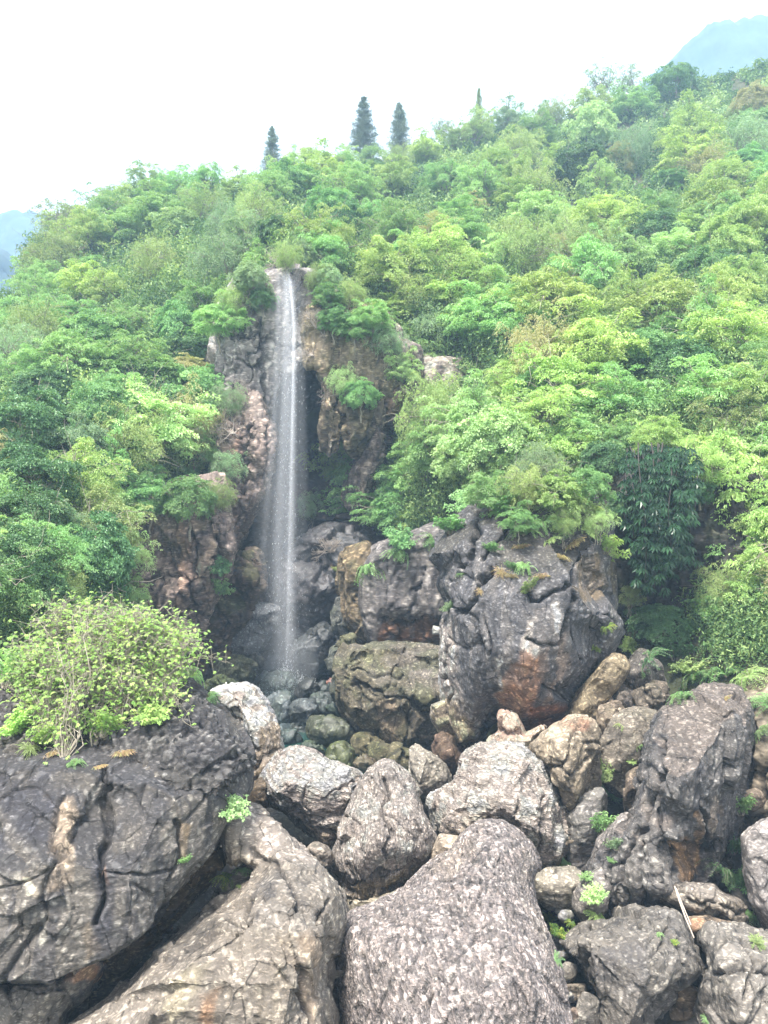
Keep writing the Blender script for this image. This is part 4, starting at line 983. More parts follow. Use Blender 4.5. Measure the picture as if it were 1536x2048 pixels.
# right side
boulder('tall dark grey rock pillar at the right with an orange hollow at its foot',
    [(1282,1548),(1290,1516),(1296,1470),(1312,1424),(1336,1404),(1370,1388),(1420,1380),(1468,1386),(1492,1410),(1500,1450),(1498,1500),(1486,1560),(1472,1640),(1456,1700),(1440,1740),(1400,1790),(1352,1806),(1318,1812),(1262,1840),(1216,1832),(1220,1790),(1200,1770),(1194,1738),(1204,1700),(1240,1652),(1266,1606)],
    16.2, h=2.0, e=30, tv=-0.0015, thick=2.2, style='pillar', voxel=0.032, amp=1.0, name='rock_pillar', cat='rock pillar',
    base=(0.15,0.145,0.145), base2=(0.11,0.105,0.11), hi=(0.25,0.235,0.22), top=(0.20,0.17,0.15), wrinkle_mix=0.45, streak=((0.09,0.09,0.10),0.5),
    pts=[(1340,1430,0.7),(1440,1420,0.75),(1360,1500,1.05),(1340,1580,1.1),(1310,1600,0.8),(1420,1520,1.0),(1460,1560,0.75),(1350,1680,0.95),(1400,1640,0.9),(1300,1680,0.9),(1320,1760,1.0),(1260,1760,0.95),(1340,1700,0.55),(1380,1700,0.3),(1400,1740,0.3),(1240,1800,0.8)],
    patches=[([(1338,1680),(1360,1672),(1385,1692),(1402,1700),(1398,1750),(1356,1764),(1342,1730)],(0.40,0.25,0.13),0.9,5),([(1386,1632),(1402,1622),(1408,1690),(1392,1700)],(0.38,0.24,0.13),0.75,5),([(1424,1600),(1440,1590),(1450,1650),(1436,1690),(1424,1650)],(0.38,0.31,0.24),0.75,5),([(1204,1760),(1260,1700),(1330,1690),(1336,1800),(1260,1836),(1214,1830)],(0.28,0.26,0.235),0.65,14),([(1290,1560),(1310,1540),(1330,1600),(1310,1680),(1270,1700),(1280,1620)],(0.25,0.225,0.20),0.55,10)],
    cracks=[([(1330,1490),(1318,1560),(1318,1610),(1332,1660),(1336,1720),(1344,1780)],4.5,0.22),([(1300,1600),(1284,1660),(1252,1700),(1238,1770)],4.5,0.2),([(1336,1674),(1370,1690),(1410,1700),(1440,1690)],4,0.25),([(1410,1600),(1412,1650),(1420,1690)],3.5,0.2),([(1290,1690),(1280,1760),(1292,1800)],4,0.14),([(1270,1660),(1230,1740),(1222,1780)],3,0.12)])
boulder('flat brown capstone at the lower right with the pale pole across it',
    [(1328,1792),(1352,1768),(1384,1757),(1420,1764),(1446,1778),(1484,1796),(1490,1812),(1482,1824),(1492,1832),(1480,1850),(1440,1838),(1382,1834),(1340,1824),(1324,1814)],
    14.6, h=0.8, e=18, thick=1.0, style='karst', voxel=0.026, amp=0.4, base=(0.26,0.225,0.18), base2=(0.18,0.16,0.14), top=(0.28,0.25,0.22), pts=[(1390,1785,0.8),(1440,1800,0.9),(1380,1815,0.9),(1460,1832,0.8)], cracks=[([(1370,1800),(1420,1812),(1485,1818)],3,0.1)])
boulder('large rugged grey boulder at the lower right beside the furrowed central one',
    [(1122,1884),(1156,1848),(1200,1836),(1250,1832),(1294,1818),(1330,1820),(1360,1830),(1374,1866),(1404,1902),(1418,1946),(1402,1966),(1370,1990),(1330,2026),(1312,2080),(1230,2100),(1196,2020),(1168,1980),(1158,1932),(1130,1906)],
    13.4, h=1.7, e=28, tv=-0.004, thick=1.8, style='karst', voxel=0.026, amp=0.62, base=(0.225,0.205,0.18), base2=(0.135,0.13,0.13), hi=(0.30,0.275,0.24), wrinkle_mix=0.5,
    pts=[(1180,1880,0.8),(1260,1860,0.85),(1340,1850,0.7),(1220,1940,1.05),(1300,1920,1.1),(1370,1930,0.9),(1260,2010,1.05),(1330,1980,0.9)],
    patches=[([(1180,1900),(1290,1880),(1310,1960),(1240,2010),(1190,1970)],(0.13,0.125,0.13),0.6,20)],
    cracks=[([(1178,1850),(1172,1920),(1180,1980)],3,0.12),([(1350,1880),(1370,1930),(1350,1980)],3.5,0.14),([(1290,1830),(1320,1880),(1300,1930)],3,0.1)])
boulder('rough grey rock at the bottom right corner',
    [(1392,1870),(1412,1856),(1434,1846),(1462,1858),(1484,1868),(1540,1882),(1660,1890),(1660,2120),(1436,2120),(1400,2040),(1404,1990),(1420,1946),(1404,1900)],
    12.8, h=1.4, e=26, tv=-0.004, thick=1.8, style='karst', voxel=0.026, amp=0.6, base=(0.22,0.20,0.175), base2=(0.14,0.135,0.13), hi=(0.36,0.33,0.29), pts=[(1440,1900,0.9),(1500,1920,1.0),(1470,1980,1.0),(1530,2000,1.1),(1480,2050,0.9)],
    cracks=[([(1420,1950),(1470,1940),(1536,1950)],4,0.16),([(1480,1870),(1500,1930),(1490,2000)],3,0.1)])
boulder('orange grey block wedged beneath the brown capstone',
    [(1376,1838),(1410,1832),(1440,1838),(1470,1848),(1486,1862),(1452,1872),(1420,1880),(1398,1896),(1380,1872)], 14.2, h=0.6, e=14, thick=0.8, style='slab', voxel=0.028, amp=0.4, base=(0.30,0.22,0.15), base2=(0.2,0.17,0.14), pts=[(1410,1850,1.0)],
    patches=[([(1378,1838),(1410,1832),(1412,1850),(1388,1864)],(0.46,0.26,0.16),0.8,5)])
boulder('streaked pale grey rock at the right edge beyond the ferns',
    [(1492,1680),(1510,1662),(1540,1645),(1640,1640),(1640,1900),(1560,1890),(1522,1862),(1508,1810),(1496,1760)], 14.8, h=1.0, e=22, thick=1.5, style='pillar', voxel=0.028, amp=0.7, base=(0.30,0.275,0.26), base2=(0.2,0.19,0.185), pts=[(1520,1720,1.0),(1530,1800,1.0)])
boulder('hollow brown rock under the lower edge of the rugged grey boulder',
    [(1322,2040),(1350,2002),(1384,1984),(1404,1970),(1420,2000),(1424,2060),(1440,2120),(1310,2120)], 13.2, h=0.6, e=16, thick=1, style='slab', voxel=0.03, amp=0.4, base=(0.20,0.15,0.10), base2=(0.13,0.11,0.09), pts=[(1370,2020,1.0)])
MID = [
 ('dark smooth slab leaning between the pinkish boulder and the pillar', [(1134,1720),(1138,1640),(1152,1616),(1184,1584),(1200,1580),(1216,1606),(1208,1660),(1204,1694),(1184,1738),(1158,1752),(1138,1742)], 17.0, 0.7, (0.22,0.205,0.195), 'smooth'),
 ('pale lichen spotted block at the head of the gully', [(1074,1776),(1078,1746),(1100,1736),(1140,1742),(1166,1764),(1162,1800),(1130,1818),(1090,1812)], 15.6, 0.6, (0.36,0.325,0.27), 'karst'),
 ('tapering grey rock at the foot of the pillar, left side', [(1150,1794),(1168,1760),(1196,1738),(1216,1768),(1218,1822),(1190,1848),(1164,1850),(1150,1824)], 15.2, 0.6, (0.30,0.275,0.255), 'smooth'),
 ('ridged grey rock beside the plants left of the pillar', [(1186,1740),(1194,1700),(1204,1672),(1226,1640),(1250,1630),(1262,1650),(1240,1690),(1214,1730),(1200,1748)], 16.2, 0.5, (0.27,0.245,0.23), 'smooth'),
 ('broad grey brown slab below the ferns, between overhang and pillar', [(1204,1480),(1228,1436),(1262,1424),(1310,1430),(1318,1460),(1302,1520),(1292,1570),(1250,1590),(1210,1560),(1198,1530)], 18.8, 0.8, (0.24,0.21,0.17), 'karst'),
 ('rounded dark boulder right of the black overhang', [(1256,1370),(1258,1330),(1272,1306),(1296,1302),(1318,1330),(1322,1366),(1300,1384),(1270,1386)], 20.5, 0.8, (0.15,0.135,0.12), 'karst'),
 ('angular brown rock beneath the rounded dark boulder', [(1266,1384),(1300,1368),(1332,1372),(1342,1400),(1322,1430),(1280,1426)], 20.0, 0.7, (0.19,0.16,0.125), 'karst'),
 ('stack of tan blocks right of the leaning column', [(1196,1470),(1200,1420),(1216,1400),(1238,1420),(1236,1462),(1228,1492),(1206,1496)], 19.6, 0.6, (0.27,0.22,0.165), 'karst'),
 ('dark block above the stack of tan blocks', [(1224,1400),(1240,1370),(1262,1384),(1276,1416),(1262,1436),(1236,1420)], 20.4, 0.6, (0.12,0.105,0.095), 'karst'),
 ('brown block behind the green plants left of the pillar', [(1246,1592),(1260,1548),(1288,1530),(1300,1560),(1290,1620),(1262,1640)], 18.0, 0.6, (0.22,0.175,0.135), 'karst'),
 ('rounded brown rock under the pinkish boulder beside the gully', [(1062,1760),(1070,1720),(1100,1700),(1128,1660),(1140,1700),(1130,1740),(1090,1760),(1070,1800)], 16.6, 0.5, (0.30,0.24,0.18), 'karst'),
 ('dark brown rock under the olive ledge behind the grey angular boulder', [(870,1500),(884,1462),(910,1480),(932,1510),(926,1556),(900,1560),(884,1530)], 21.4, 0.8, (0.14,0.09,0.065), 'karst'),
 ('tan stone filling the gap between the central boulders', [(868,1700),(880,1670),(920,1680),(940,1690),(900,1730),(866,1740)], 15.2, 0.4, (0.36,0.30,0.235), 'smooth'),
 ('cream rock shelf showing beneath the tall pale boulder', [(690,1800),(720,1796),(770,1792),(820,1775),(820,1800),(780,1820),(720,1830),(696,1826)], 14.6, 0.4, (0.42,0.37,0.28), 'smooth'),
 ('small rounded stone in the dark gap left of the tall pale boulder', [(622,1700),(634,1690),(652,1700),(662,1716),(650,1730),(632,1724)], 15.4, 0.3, (0.30,0.26,0.22), 'smooth'),
 ('brown wedge rock below the cream boulder at the left of the pinkish one', [(486,1600),(500,1580),(526,1566),(534,1590),(534,1610),(510,1612)], 17.0, 0.4, (0.16,0.12,0.08), 'karst'),
]
for lab, ol, yy, hh, cc, st in MID:
    boulder(lab, ol, yy, h=hh, e=16, edge=0.5, thick=hh * 1.5, style=st, voxel=0.036, amp=0.5, base=cc, base2=tuple(c * 0.68 for c in cc), moss=0.12,
            pts=[(np.mean([p[0] for p in ol]) + 4, np.mean([p[1] for p in ol]) - 5, 1.0)])
STONES = [
 (1130,1948,24,20,13.6,(0.40,0.37,0.32),'pale stone in the gully beside the furrowed boulder, upper one'), (1146,1980,24,18,13.3,(0.34,0.29,0.23),'tan stone in the gully touching the rugged boulder'),
 (1205,2012,14,12,12.9,(0.62,0.58,0.50),'small whitish stone under the rugged boulder'), (1222,2034,9,10,12.7,(0.5,0.45,0.38),'tiny cream stone right of the whitish one'),
 (1148,2034,10,14,12.4,(0.48,0.37,0.30),'small pinkish upright stone at the foot of the gully'), (1176,2030,20,44,12.5,(0.30,0.28,0.25),'upright grey slab stone at the bottom of the gully'),
 (1240,2064,40,22,12.2,(0.24,0.23,0.22),'flat grey stone at the bottom edge below the rugged boulder'),
 (1124,1912,9,7,14.0,(0.42,0.38,0.32),'little cream pebble above the gully stones'), (1132,1832,10,8,15.2,(0.52,0.47,0.38),'whitish pebble below the lichen spotted block'), (1118,1822,7,6,15.3,(0.45,0.41,0.34),'tiny pebble left of the whitish pebble'),
 (1134,1995,8,7,12.9,(0.5,0.46,0.40),'small pale stone between gully slab and furrowed boulder'), (1125,2050,12,14,12.2,(0.42,0.37,0.31),'rounded stone at the very bottom of the gully'),
 (232,1866+160,20,12,12.0,(0.30,0.21,0.13),'brown stone in the dark gap under the great dark rock'), (330,1858,16,10,13.4,(0.22,0.15,0.11),'reddish stone lodged in the crack below the great dark rock'),
 (678,2000,10,12,11.8,(0.28,0.22,0.15),'ochre stone deep between the two bottom boulders'), (684,2030,13,10,11.6,(0.33,0.29,0.24),'grey stone at the bottom between the two bottom boulders'), (672,1962,9,7,12.2,(0.36,0.30,0.22),'tan chip in the cleft between the two bottom boulders'),
 (1380,1975+30,26,32,12.9,(0.22,0.16,0.10),'rounded brown stone in the hollow at the lower right'),
 (1245,1398,12,9,19.9,(0.20,0.17,0.14),'small brown stone between overhang and rounded dark boulder'), (1232,1414,10,8,19.6,(0.26,0.21,0.16),'small tan stone above the tan blocks'), (1450+55,1600,22,18,17.0,(0.30,0.24,0.18),'loose tan stone on the right rock wall'),
]
for (su, sv, rw, rh, sy, cc, lab) in STONES:
    rr = random.Random(int(su * 7 + sv)); k = 9
    ol = [(su + rw * math.cos(2 * math.pi * t / k) * rr.uniform(0.82, 1.1), sv + rh * math.sin(2 * math.pi * t / k) * rr.uniform(0.82, 1.1)) for t in range(k)]
    m_ = min(rw, rh) / F * sy
    boulder(lab, ol, sy, h=m_ * 1.0, e=min(rw, rh) * 0.8, edge=0.5, thick=m_, style='smooth', voxel=0.022, amp=0.22, base=cc, base2=tuple(c * 0.75 for c in cc), name='stone', cat='stone', pts=[(su + rw * 0.1, sv - rh * 0.1, 1.0)])
# the striped stone: pale with dark bands
so = boulder('pale stone with dark bands lying in the gully grass', [(1102,1890),(1106,1876),(1114,1870),(1121,1878),(1122,1892),(1116,1902),(1106,1902)], 14.4, h=0.14, e=8, thick=0.15, style='smooth', voxel=0.018, amp=0.12, base=(0.62,0.56,0.44), base2=(0.55,0.5,0.4), name='stone', cat='stone',
    patches=[([(1100,1878+8*i),(1124,1874+8*i),(1124,1876.5+8*i),(1100,1880.5+8*i)],(0.10,0.09,0.08),0.9,1.2) for i in range(0,3)])
# ------------------------------------------------------------------ vegetation tools
def leaves_mesh(name, C, D, Nm, L, Wd, lv, mats_idx=None, fold=0.25):
    """One diamond-shaped leaf (two folded triangles pairs) per row: centre C, direction D, normal Nm, length L, width Wd."""
    D = D / (np.linalg.norm(D, axis=1)[:, None] + 1e-9)
    S = np.cross(D, Nm); S /= np.linalg.norm(S, axis=1)[:, None] + 1e-9
    U_ = np.cross(S, D)
    L = L[:, None]; Wd = Wd[:, None]
    a = C - D * L * 0.5
    b = C + S * Wd * 0.5 + U_ * Wd * fold - D * L * 0.05
    c = C + D * L * 0.5 - U_ * L * 0.12
    d = C - S * Wd * 0.5 + U_ * Wd * fold - D * L * 0.05
    V = np.stack([a, b, c, d], 1).reshape(-1, 3)
    n = len(C)
    Q = np.arange(n * 4).reshape(n, 4)
    T = np.concatenate([Q[:, [0, 1, 2]], Q[:, [0, 2, 3]]])
    me = mesh_np(name, V, T, False)
    at = me.attributes.new('lv', 'FLOAT', 'POINT')
    at.data.foreach_set('value', np.repeat(np.clip(lv, 0, 1), 4).astype(np.float32))
    return me

def rand_unit(n, rng):
    v = rng.normal(size=(n, 3)); return v / np.linalg.norm(v, axis=1)[:, None]

def spray_points(rng, n, R, top_bias=0.25, shell=0.55, lump=1.0, thr=-0.12):
    """Where the sprays of a crown sit: mostly near its uneven outer skin, with holes."""
    out = []
    while sum(len(o) for o in out) < n:
        d = rand_unit(n * 3, rng)
        d[:, 2] += top_bias * rng.random(len(d)); d /= np.linalg.norm(d, axis=1)[:, None]
        off = rng.uniform(0, 50, 3) if not out else off
        rad = 1 + 0.42 * lump * perlin(d * 1.7 + off) + 0.2 * lump * perlin(d * 3.7 + off)
        r = rad * (shell + (1 - shell) * rng.random(len(d)) ** 0.6)
        p = d * r[:, None]
        keep = perlin(p * 2.4 + off + 9) > thr
        keep &= p[:, 2] > -0.75 + 0.25 * rng.random(len(p))
        out.append(p[keep])
    return np.concatenate(out)[:n] * np.array(R)

def make_tree_meshes(kind, seed, R=(2.0, 2.0, 1.7), hc=2.3, sprays=170, per=70, sr=0.42, leaf=(0.15, 0.07), flat=0.9, droop=0.35,
                     tone=0.22, shell=0.55, thr=-0.12, limbs=14, trunk_r=0.09, lump=1.0, jitter=0.5, layered=0.0, trunk_n=1):
    rng = np.random.default_rng(seed)
    SP = spray_points(rng, sprays, R, shell=shell, thr=thr, lump=lump)
    if layered:
        q = R[2] * 0.34
        SP[:, 2] = SP[:, 2] * (1 - layered) + layered * (np.round(SP[:, 2] / q) * q - 0.12 * (np.linalg.norm(SP[:, :2], axis=1) / R[0]) ** 2 * q * 2)
    ctr = np.array([0, 0, hc])
    n = sprays * per
    si = np.repeat(np.arange(sprays), per)
    out_d = SP / (np.array(R) ** 2); out_d /= np.linalg.norm(out_d, axis=1)[:, None]
    up = np.array([0, 0, 1.0])
    Nd = flat * up + (1 - flat) * out_d + 0.22 * rng.normal(size=(sprays, 3)); Nd /= np.linalg.norm(Nd, axis=1)[:, None]
    t1 = np.cross(Nd, rand_unit(sprays, rng)); t1 /= np.linalg.norm(t1, axis=1)[:, None]
    t2 = np.cross(Nd, t1)
    s = sr * rng.uniform(0.6, 1.35, sprays)
    ang = rng.uniform(0, 2 * np.pi, n); rr = np.sqrt(rng.random(n))
    dirn = t1[si] * np.cos(ang)[:, None] + t2[si] * np.sin(ang)[:, None]
    C = SP[si] + dirn * (rr * s[si])[:, None]
    C[:, 2] -= droop * s[si] * rr ** 2
    C += Nd[si] * (rng.normal(size=n) * 0.10 * s[si])[:, None]
    Ln = leaf[0] * rng.uniform(0.6, 1.35, n); Wn = leaf[1] * rng.uniform(0.7, 1.3, n)
    D = dirn + 0.5 * rng.normal(size=(n, 3)) + 0.15 * out_d[si]; D[:, 2] -= droop * 0.6
    Nl = Nd[si] + jitter * rng.normal(size=(n, 3))
    lv = 0.5 + tone * rng.normal(size=sprays)[si] + 0.14 * rng.normal(size=n) + 0.12 * (rr - 0.5)
    crown = leaves_mesh(kind + '_crown', C + ctr, D, Nl, Ln, Wn, lv)
    bag = Bag()
    for t in range(trunk_n):
        off = rng.normal(size=3) * np.array([0.25, 0.25, 0]) * (trunk_n > 1)
        lean = rng.normal(size=3) * np.array([0.25, 0.25, 0]) * R[0] * 0.5
        top = ctr + lean + np.array([0, 0, R[2] * 0.35])
        tp = limb_path(np.array([0, 0, -0.9]) + off, top, 0.0, 8, rng, 0.07)
        V, Q = tube(tp, np.linspace(trunk_r, trunk_r * 0.35, 8), 7); bag.add(V, Q)
        for k in rng.choice(sprays, max(3, limbs // trunk_n), replace=False):
            i0 = rng.integers(3, 7)
            e = SP[k] * 1.03 + ctr
            lp = limb_path(tp[i0], e, 0.08, 6, rng, 0.08)
            V, Q = tube(lp, np.linspace(trunk_r * 0.42, 0.014, 6), 5); bag.add(V, Q)
            for j in range(2):
                e2 = e + rng.normal(size=3) * sr * 1.4
                V, Q = tube(limb_path(lp[3 + j], e2, 0.05, 4, rng, 0.08), np.linspace(0.014, 0.005, 4), 4); bag.add(V, Q)
    return crown, bag.mesh(kind + '_trunk')

TK = {}
def reg(kind, nvar, **k):
    TK[kind] = [(*make_tree_meshes(kind, 100 * len(TK) + i + 1, **k), k.get('R', (2, 2, 1.7)), k.get('hc', 2.3)) for i in range(nvar)]
reg('layered', 4, sprays=230, per=85, sr=0.46, leaf=(0.17, 0.06), flat=0.8, droop=0.5, layered=0.3, thr=0.02, limbs=34, lump=2.0)
reg('feathery', 3, sprays=300, per=70, sr=0.36, leaf=(0.12, 0.045), flat=0.75, droop=0.6, shell=0.4, thr=0.03, limbs=40, lump=1.8, jitter=0.8)
reg('bushy', 3, R=(1.9, 1.9, 1.6), hc=2.0, sprays=260, per=85, sr=0.36, leaf=(0.13, 0.07), flat=0.35, droop=0.15, shell=0.62, thr=-0.2, lump=1.1, jitter=0.7, tone=0.2)
reg('willowy', 3, R=(1.9, 1.9, 1.9), sprays=260, per=60, sr=0.42, leaf=(0.12, 0.035), flat=0.3, droop=0.9, shell=0.3, thr=0.0, limbs=34, lump=1.3, jitter=0.9, trunk_n=3, trunk_r=0.05)
reg('sparse', 3, R=(2.1, 2.1, 2.0), sprays=110, per=42, sr=0.36, leaf=(0.12, 0.05), flat=0.5, droop=0.3, shell=0.3, thr=-0.1, limbs=60, lump=1.3, jitter=0.9, trunk_n=2, trunk_r=0.07)
reg('bigleaf', 2, sprays=190, per=42, sr=0.42, leaf=(0.26, 0.12), flat=0.8, droop=0.5, layered=0.3, thr=-0.1, limbs=14, lump=1.3)

ALLTREES = []
def plant_tree(kind, leaf, u, v, rpx, var=None, yoff=0.0, rng=random, wx=1.0, cat='tree', name='tree', label=None, group='trees and tall shrubs covering the hillside', squash=1.0, base=None):
    """A tree whose crown centre shows at pixel (u, v) with a radius of rpx pixels, rooted on the slope below it."""
    vs = TK[kind]; crown, trunk, R, hc = vs[rng.randrange(len(vs)) if var is None else var % len(vs)]
    ratio = hc * squash / R[0]
    y = float(slope_y(u, v + ratio * rpx * 0.8)) + yoff if base is None else base
    s = rpx * y / F / R[0]
    X, Y_, Z = px(u, v, y)
    o = empty(name, (X, Y_, Z - hc * s * squash))
    o.scale = (s * wx, s * wx, s * squash)
    o.rotation_euler = (rng.uniform(-0.08, 0.08), rng.uniform(-0.08, 0.08), rng.uniform(0, 6.28))
    c = bpy.data.objects.new('crown', crown); COL.objects.link(c); c.parent = o
    t = bpy.data.objects.new('trunk', trunk); COL.objects.link(t); t.parent = o
    if not len(crown.materials): crown.materials.append(LM['lime'])
    if not len(trunk.materials): trunk.materials.append(M_BARK)
    c.material_slots[0].link = 'OBJECT'; c.material_slots[0].material = LM[leaf]
    o['category'] = cat
    ALLTREES.append(dict(o=o, kind=kind, leaf=leaf, u=u, v=v, r=rpx, label=label, group=group, cat=cat))
    return o

# named trees of the photograph: kind, leaf, u, v, radius in pixels, squash
KEY = [
 ('feathery','lime',690,322,32,1.0),('feathery','bright',748,318,30,1.0),('willowy','olive',800,318,34,1.0),('layered','lime',850,302,34,1.0),('feathery','olive',955,258,40,1.1),('feathery','lime',620,326,36,1.0),('layered','lime',580,342,32,1.0),('feathery','lime',480,372,36,1.0),('feathery','grey',1015,240,38,1.1),('willowy','olive',1100,232,36,1.0),('layered','lime',1180,216,38,1.0),('feathery','bright',352,368,36,1.0),('feathery','lime',250,392,32,1.0),('feathery','olive',905,282,34,1.0),
 ('layered','emerald',745,960,78,0.95),('layered','bright',790,1015,66,0.8),('layered','emerald',715,1010,52,0.8),('feathery','emerald',752,850,42,1.25),('layered','bright',870,900,62,1.0),
 ('bushy','pale',985,890,84,0.95),('bushy','pale',925,925,60,0.9),('bushy','emerald',705,770,42,1.2),('bushy','dark',690,590,46,1.0),('layered','emerald',700,650,40,0.8),
 ('layered','lime',1090,610,88,0.9),('layered','lime',1190,700,95,0.9),('layered','lime',1130,780,85,0.9),('layered','bright',1020,650,66,0.9),('willowy','grey',870,660,70,1.0),('willowy','olive',840,590,60,1.0),
 ('layered','bright',1230,800,72,0.9),('bigleaf','lime',1250,870,48,1.0),('layered','lime',1330,620,82,0.9),('bushy','lime',1440,500,60,1.0),('layered','lime',1440,420,70,0.9),
 ('layered','lime',1460,680,88,0.95),('layered','bright',1400,790,80,0.9),('layered','lime',1500,800,80,1.0),('feathery','olive',1450,840,72,1.0),('layered','pale',1490,930,72,0.9),('layered','lime',1490,1050,74,1.0),('layered','lime',1500,1130,60,0.9),
 ('bushy','grey',1395,1085,46,1.1),('bushy','dark',1330,1250,58,0.8),('bushy','dark',1270,1230,40,0.8),('layered','bright',1430,1210,44,0.8),('willowy','olive',1050,500,70,1.0),('bushy','dark',1310,470,60,0.9),('willowy','olive',1075,385,56,1.1),
 ('willowy','rust',1115,510,44,1.0),('willowy','rust',1150,570,40,0.9),('bushy','rust',1505,215,40,1.2),
 ('feathery','bright',235,650,46,1.0),('bigleaf','bright',225,735,52,0.8),('bigleaf','bright',330,750,44,0.8),('bushy','rust',375,745,48,0.8),('layered','bright',420,610,56,1.0),('layered','bright',400,680,48,0.9),('bushy','dark',380,700,50,0.8),
 ('bushy','emerald',400,800,72,1.1),('bushy','emerald',420,890,52,1.0),('layered','pale',300,860,92,0.95),('willowy','olive',240,880,80,1.0),('bushy','emerald',340,960,62,0.9),('layered','emerald',400,930,48,0.9),
 ('bushy','dark',50,860,90,1.0),('bushy','dark',90,780,60,0.8),('bushy','dark',60,960,80,1.0),('feathery','lime',150,960,84,1.0),('feathery','olive',190,1060,90,1.0),('willowy','pale',235,1100,66,1.0),('bushy','dark',30,1120,84,1.0),('bushy','dark',70,1180,60,0.9),('feathery','grey',110,1050,60,1.0),('willowy','olive',110,1160,58,0.9),
 ('willowy','grey',170,1200,50,0.9),('feathery','pale',250,1190,46,0.9),
 ('sparse','olive',110,440,50,1.0),('sparse','olive',150,450,44,1.1),('feathery','lime',300,370,44,1.0),('feathery','bright',410,370,46,1.1),('feathery','bright',545,385,52,1.0),('sparse','grey',205,400,34,0.9),
 ('sparse','grey',1200,170,44,1.0),('sparse','grey',1262,160,34,1.1),('sparse','olive',1090,240,34,1.0),('sparse','grey',880,258,30,0.9),('bushy','dark',745,352,34,0.9),('bushy','emerald',1345,170,46,0.9),
 ('bushy','emerald',660,420,52,0.9),('bushy','dark',700,450,50,0.9),('bushy','dark',560,470,46,0.8),('willowy','grey',590,500,34,0.8),('feathery','grey',500,470,52,1.0),
]
rngT = random.Random(3)
for kd, lf, u, v, r, sq in KEY:
    plant_tree(kd, lf, u, v, r, rng=rngT, squash=sq)

VEG_L = [(-160,700),(0,625),(45,590),(70,480),(130,430),(200,405),(300,375),(450,380),(540,350),(550,500),(520,600),(455,640),(440,780),(440,900),(420,960),(300,985),(225,1010),(225,1180),(260,1300),(150,1340),(-160,1360)]
VEG_R = [(540,350),(620,325),(760,325),(900,285),(1000,245),(1150,235),(1300,172),(1536,135),(1680,110),(1680,1280),(1460,1300),(1400,1230),(1420,1080),(1380,960),(1250,930),(1000,960),(880,1010),(840,1050),(690,1060),(660,960),(700,840),(640,640),(620,540),(560,500)]
def in_veg(u, v):
    a = np.array([float(u)]); b = np.array([float(v)])
    return max(poly_dist(VEG_L, a, b)[0], poly_dist(VEG_R, a, b)[0])

PAL_TOP = [('feathery','lime',6),('layered','lime',5),('layered','bright',3),('feathery','bright',4),('willowy','olive',2),('bushy','emerald',1.2),('bushy','dark',0.6),('willowy','grey',2),('feathery','rust',1),('bushy','pale',2)]
PAL_LEFT = [('layered','bright',4),('layered','emerald',1.5),('feathery','bright',4),('bushy','emerald',2),('willowy','olive',2),('bushy','dark',1),('layered','pale',2),('feathery','lime',3),('willowy','rust',0.8),('bushy','grey',2)]
PAL_RIGHT = [('layered','lime',6),('layered','bright',4),('bushy','dark',0.8),('willowy','olive',1.5),('feathery','lime',3),('bushy','emerald',1.5),('layered','pale',3),('willowy','rust',0.6)]
def fill_trees(n_max):
    pts = [(k[2], k[3], k[4]) for k in KEY]
    made = 0
    cand = [(rngT.uniform(-120, 1660), rngT.uniform(150, 1200)) for _ in range(14000)]
    for u, v in cand:
        if made >= n_max: break
        q = in_veg(u, v)
        if q < 6: continue
        r = np.interp(v, [200, 400, 600, 850, 1100], [40, 46, 52, 66, 72]) * rngT.uniform(0.65, 1.4)
        if u > 1000: r *= 1.08
        if q < r * 0.3: r = max(24, r * 0.62)
        sep = 0.62
        if any((u - a) ** 2 + ((v - b) * 1.25) ** 2 < (sep * min(r, c) + 0.12 * max(r, c)) ** 2 * 1.1 for a, b, c in pts): continue
        pts.append((u, v, r)); made += 1
        pal = PAL_TOP if v < sky_v(u) + 170 else (PAL_LEFT if u < 640 else PAL_RIGHT)
        kd, lf, _ = rngT.choices(pal, weights=[p[2] for p in pal])[0]
        plant_tree(kd, lf, u, v, r, rng=rngT, squash=rngT.uniform(0.75, 1.3))
    print('trees', len(ALLTREES), 'filled', made)
fill_trees(200)

# conifers on the crest
def conifer_meshes(seed):
    rng = np.random.default_rng(seed)
    Cs, Ds, Ns, lvs = [], [], [], []
    bag = Bag()
    V, Q = tube([(0, 0, -1.0), (0.03, 0, 4), (0, 0.04, 9.8)], [0.16, 0.11, 0.02], 7); bag.add(V, Q)
    for k in range(340):
        h = 0.6 + 9.1 * rng.random() ** 0.9
        rad = 1.95 * (1 - (h / 10.0)) ** 0.62 * rng.uniform(0.45, 1.2)
        a = rng.uniform(0, 6.283); d = np.array([math.cos(a), math.sin(a), 0])
        end = d * rad + np.array([0, 0, h + 0.25 * rad])
        V, Q = tube([(0, 0, h), tuple(d * rad * 0.5 + np.array([0, 0, h + 0.05])), tuple(end)], [0.035, 0.02, 0.006], 4); bag.add(V, Q)
        m = int(60 * (0.35 + rad))
        t = rng.random(m) ** 0.7
        c = np.array([0, 0, h]) + (end - np.array([0, 0, h])) * t[:, None] + rng.normal(size=(m, 3)) * np.array([0.13, 0.13, 0.10]) * (0.5 + rad / 2)
        Cs.append(c); Ds.append(d + 0.8 * rng.normal(size=(m, 3)) + np.array([0, 0, -0.3])); Ns.append(np.array([0, 0, 1.0]) + 0.8 * rng.normal(size=(m, 3)))
        lvs.append(0.5 + 0.2 * rng.normal() + 0.15 * rng.normal(size=m))
    C = np.concatenate(Cs); n = len(C)
    return leaves_mesh('conifer_crown', C, np.concatenate(Ds), np.concatenate(Ns), 0.16 * rng.uniform(0.6, 1.3, n), 0.055 * rng.uniform(0.6, 1.3, n), np.concatenate(lvs)), bag.mesh('conifer_trunk')
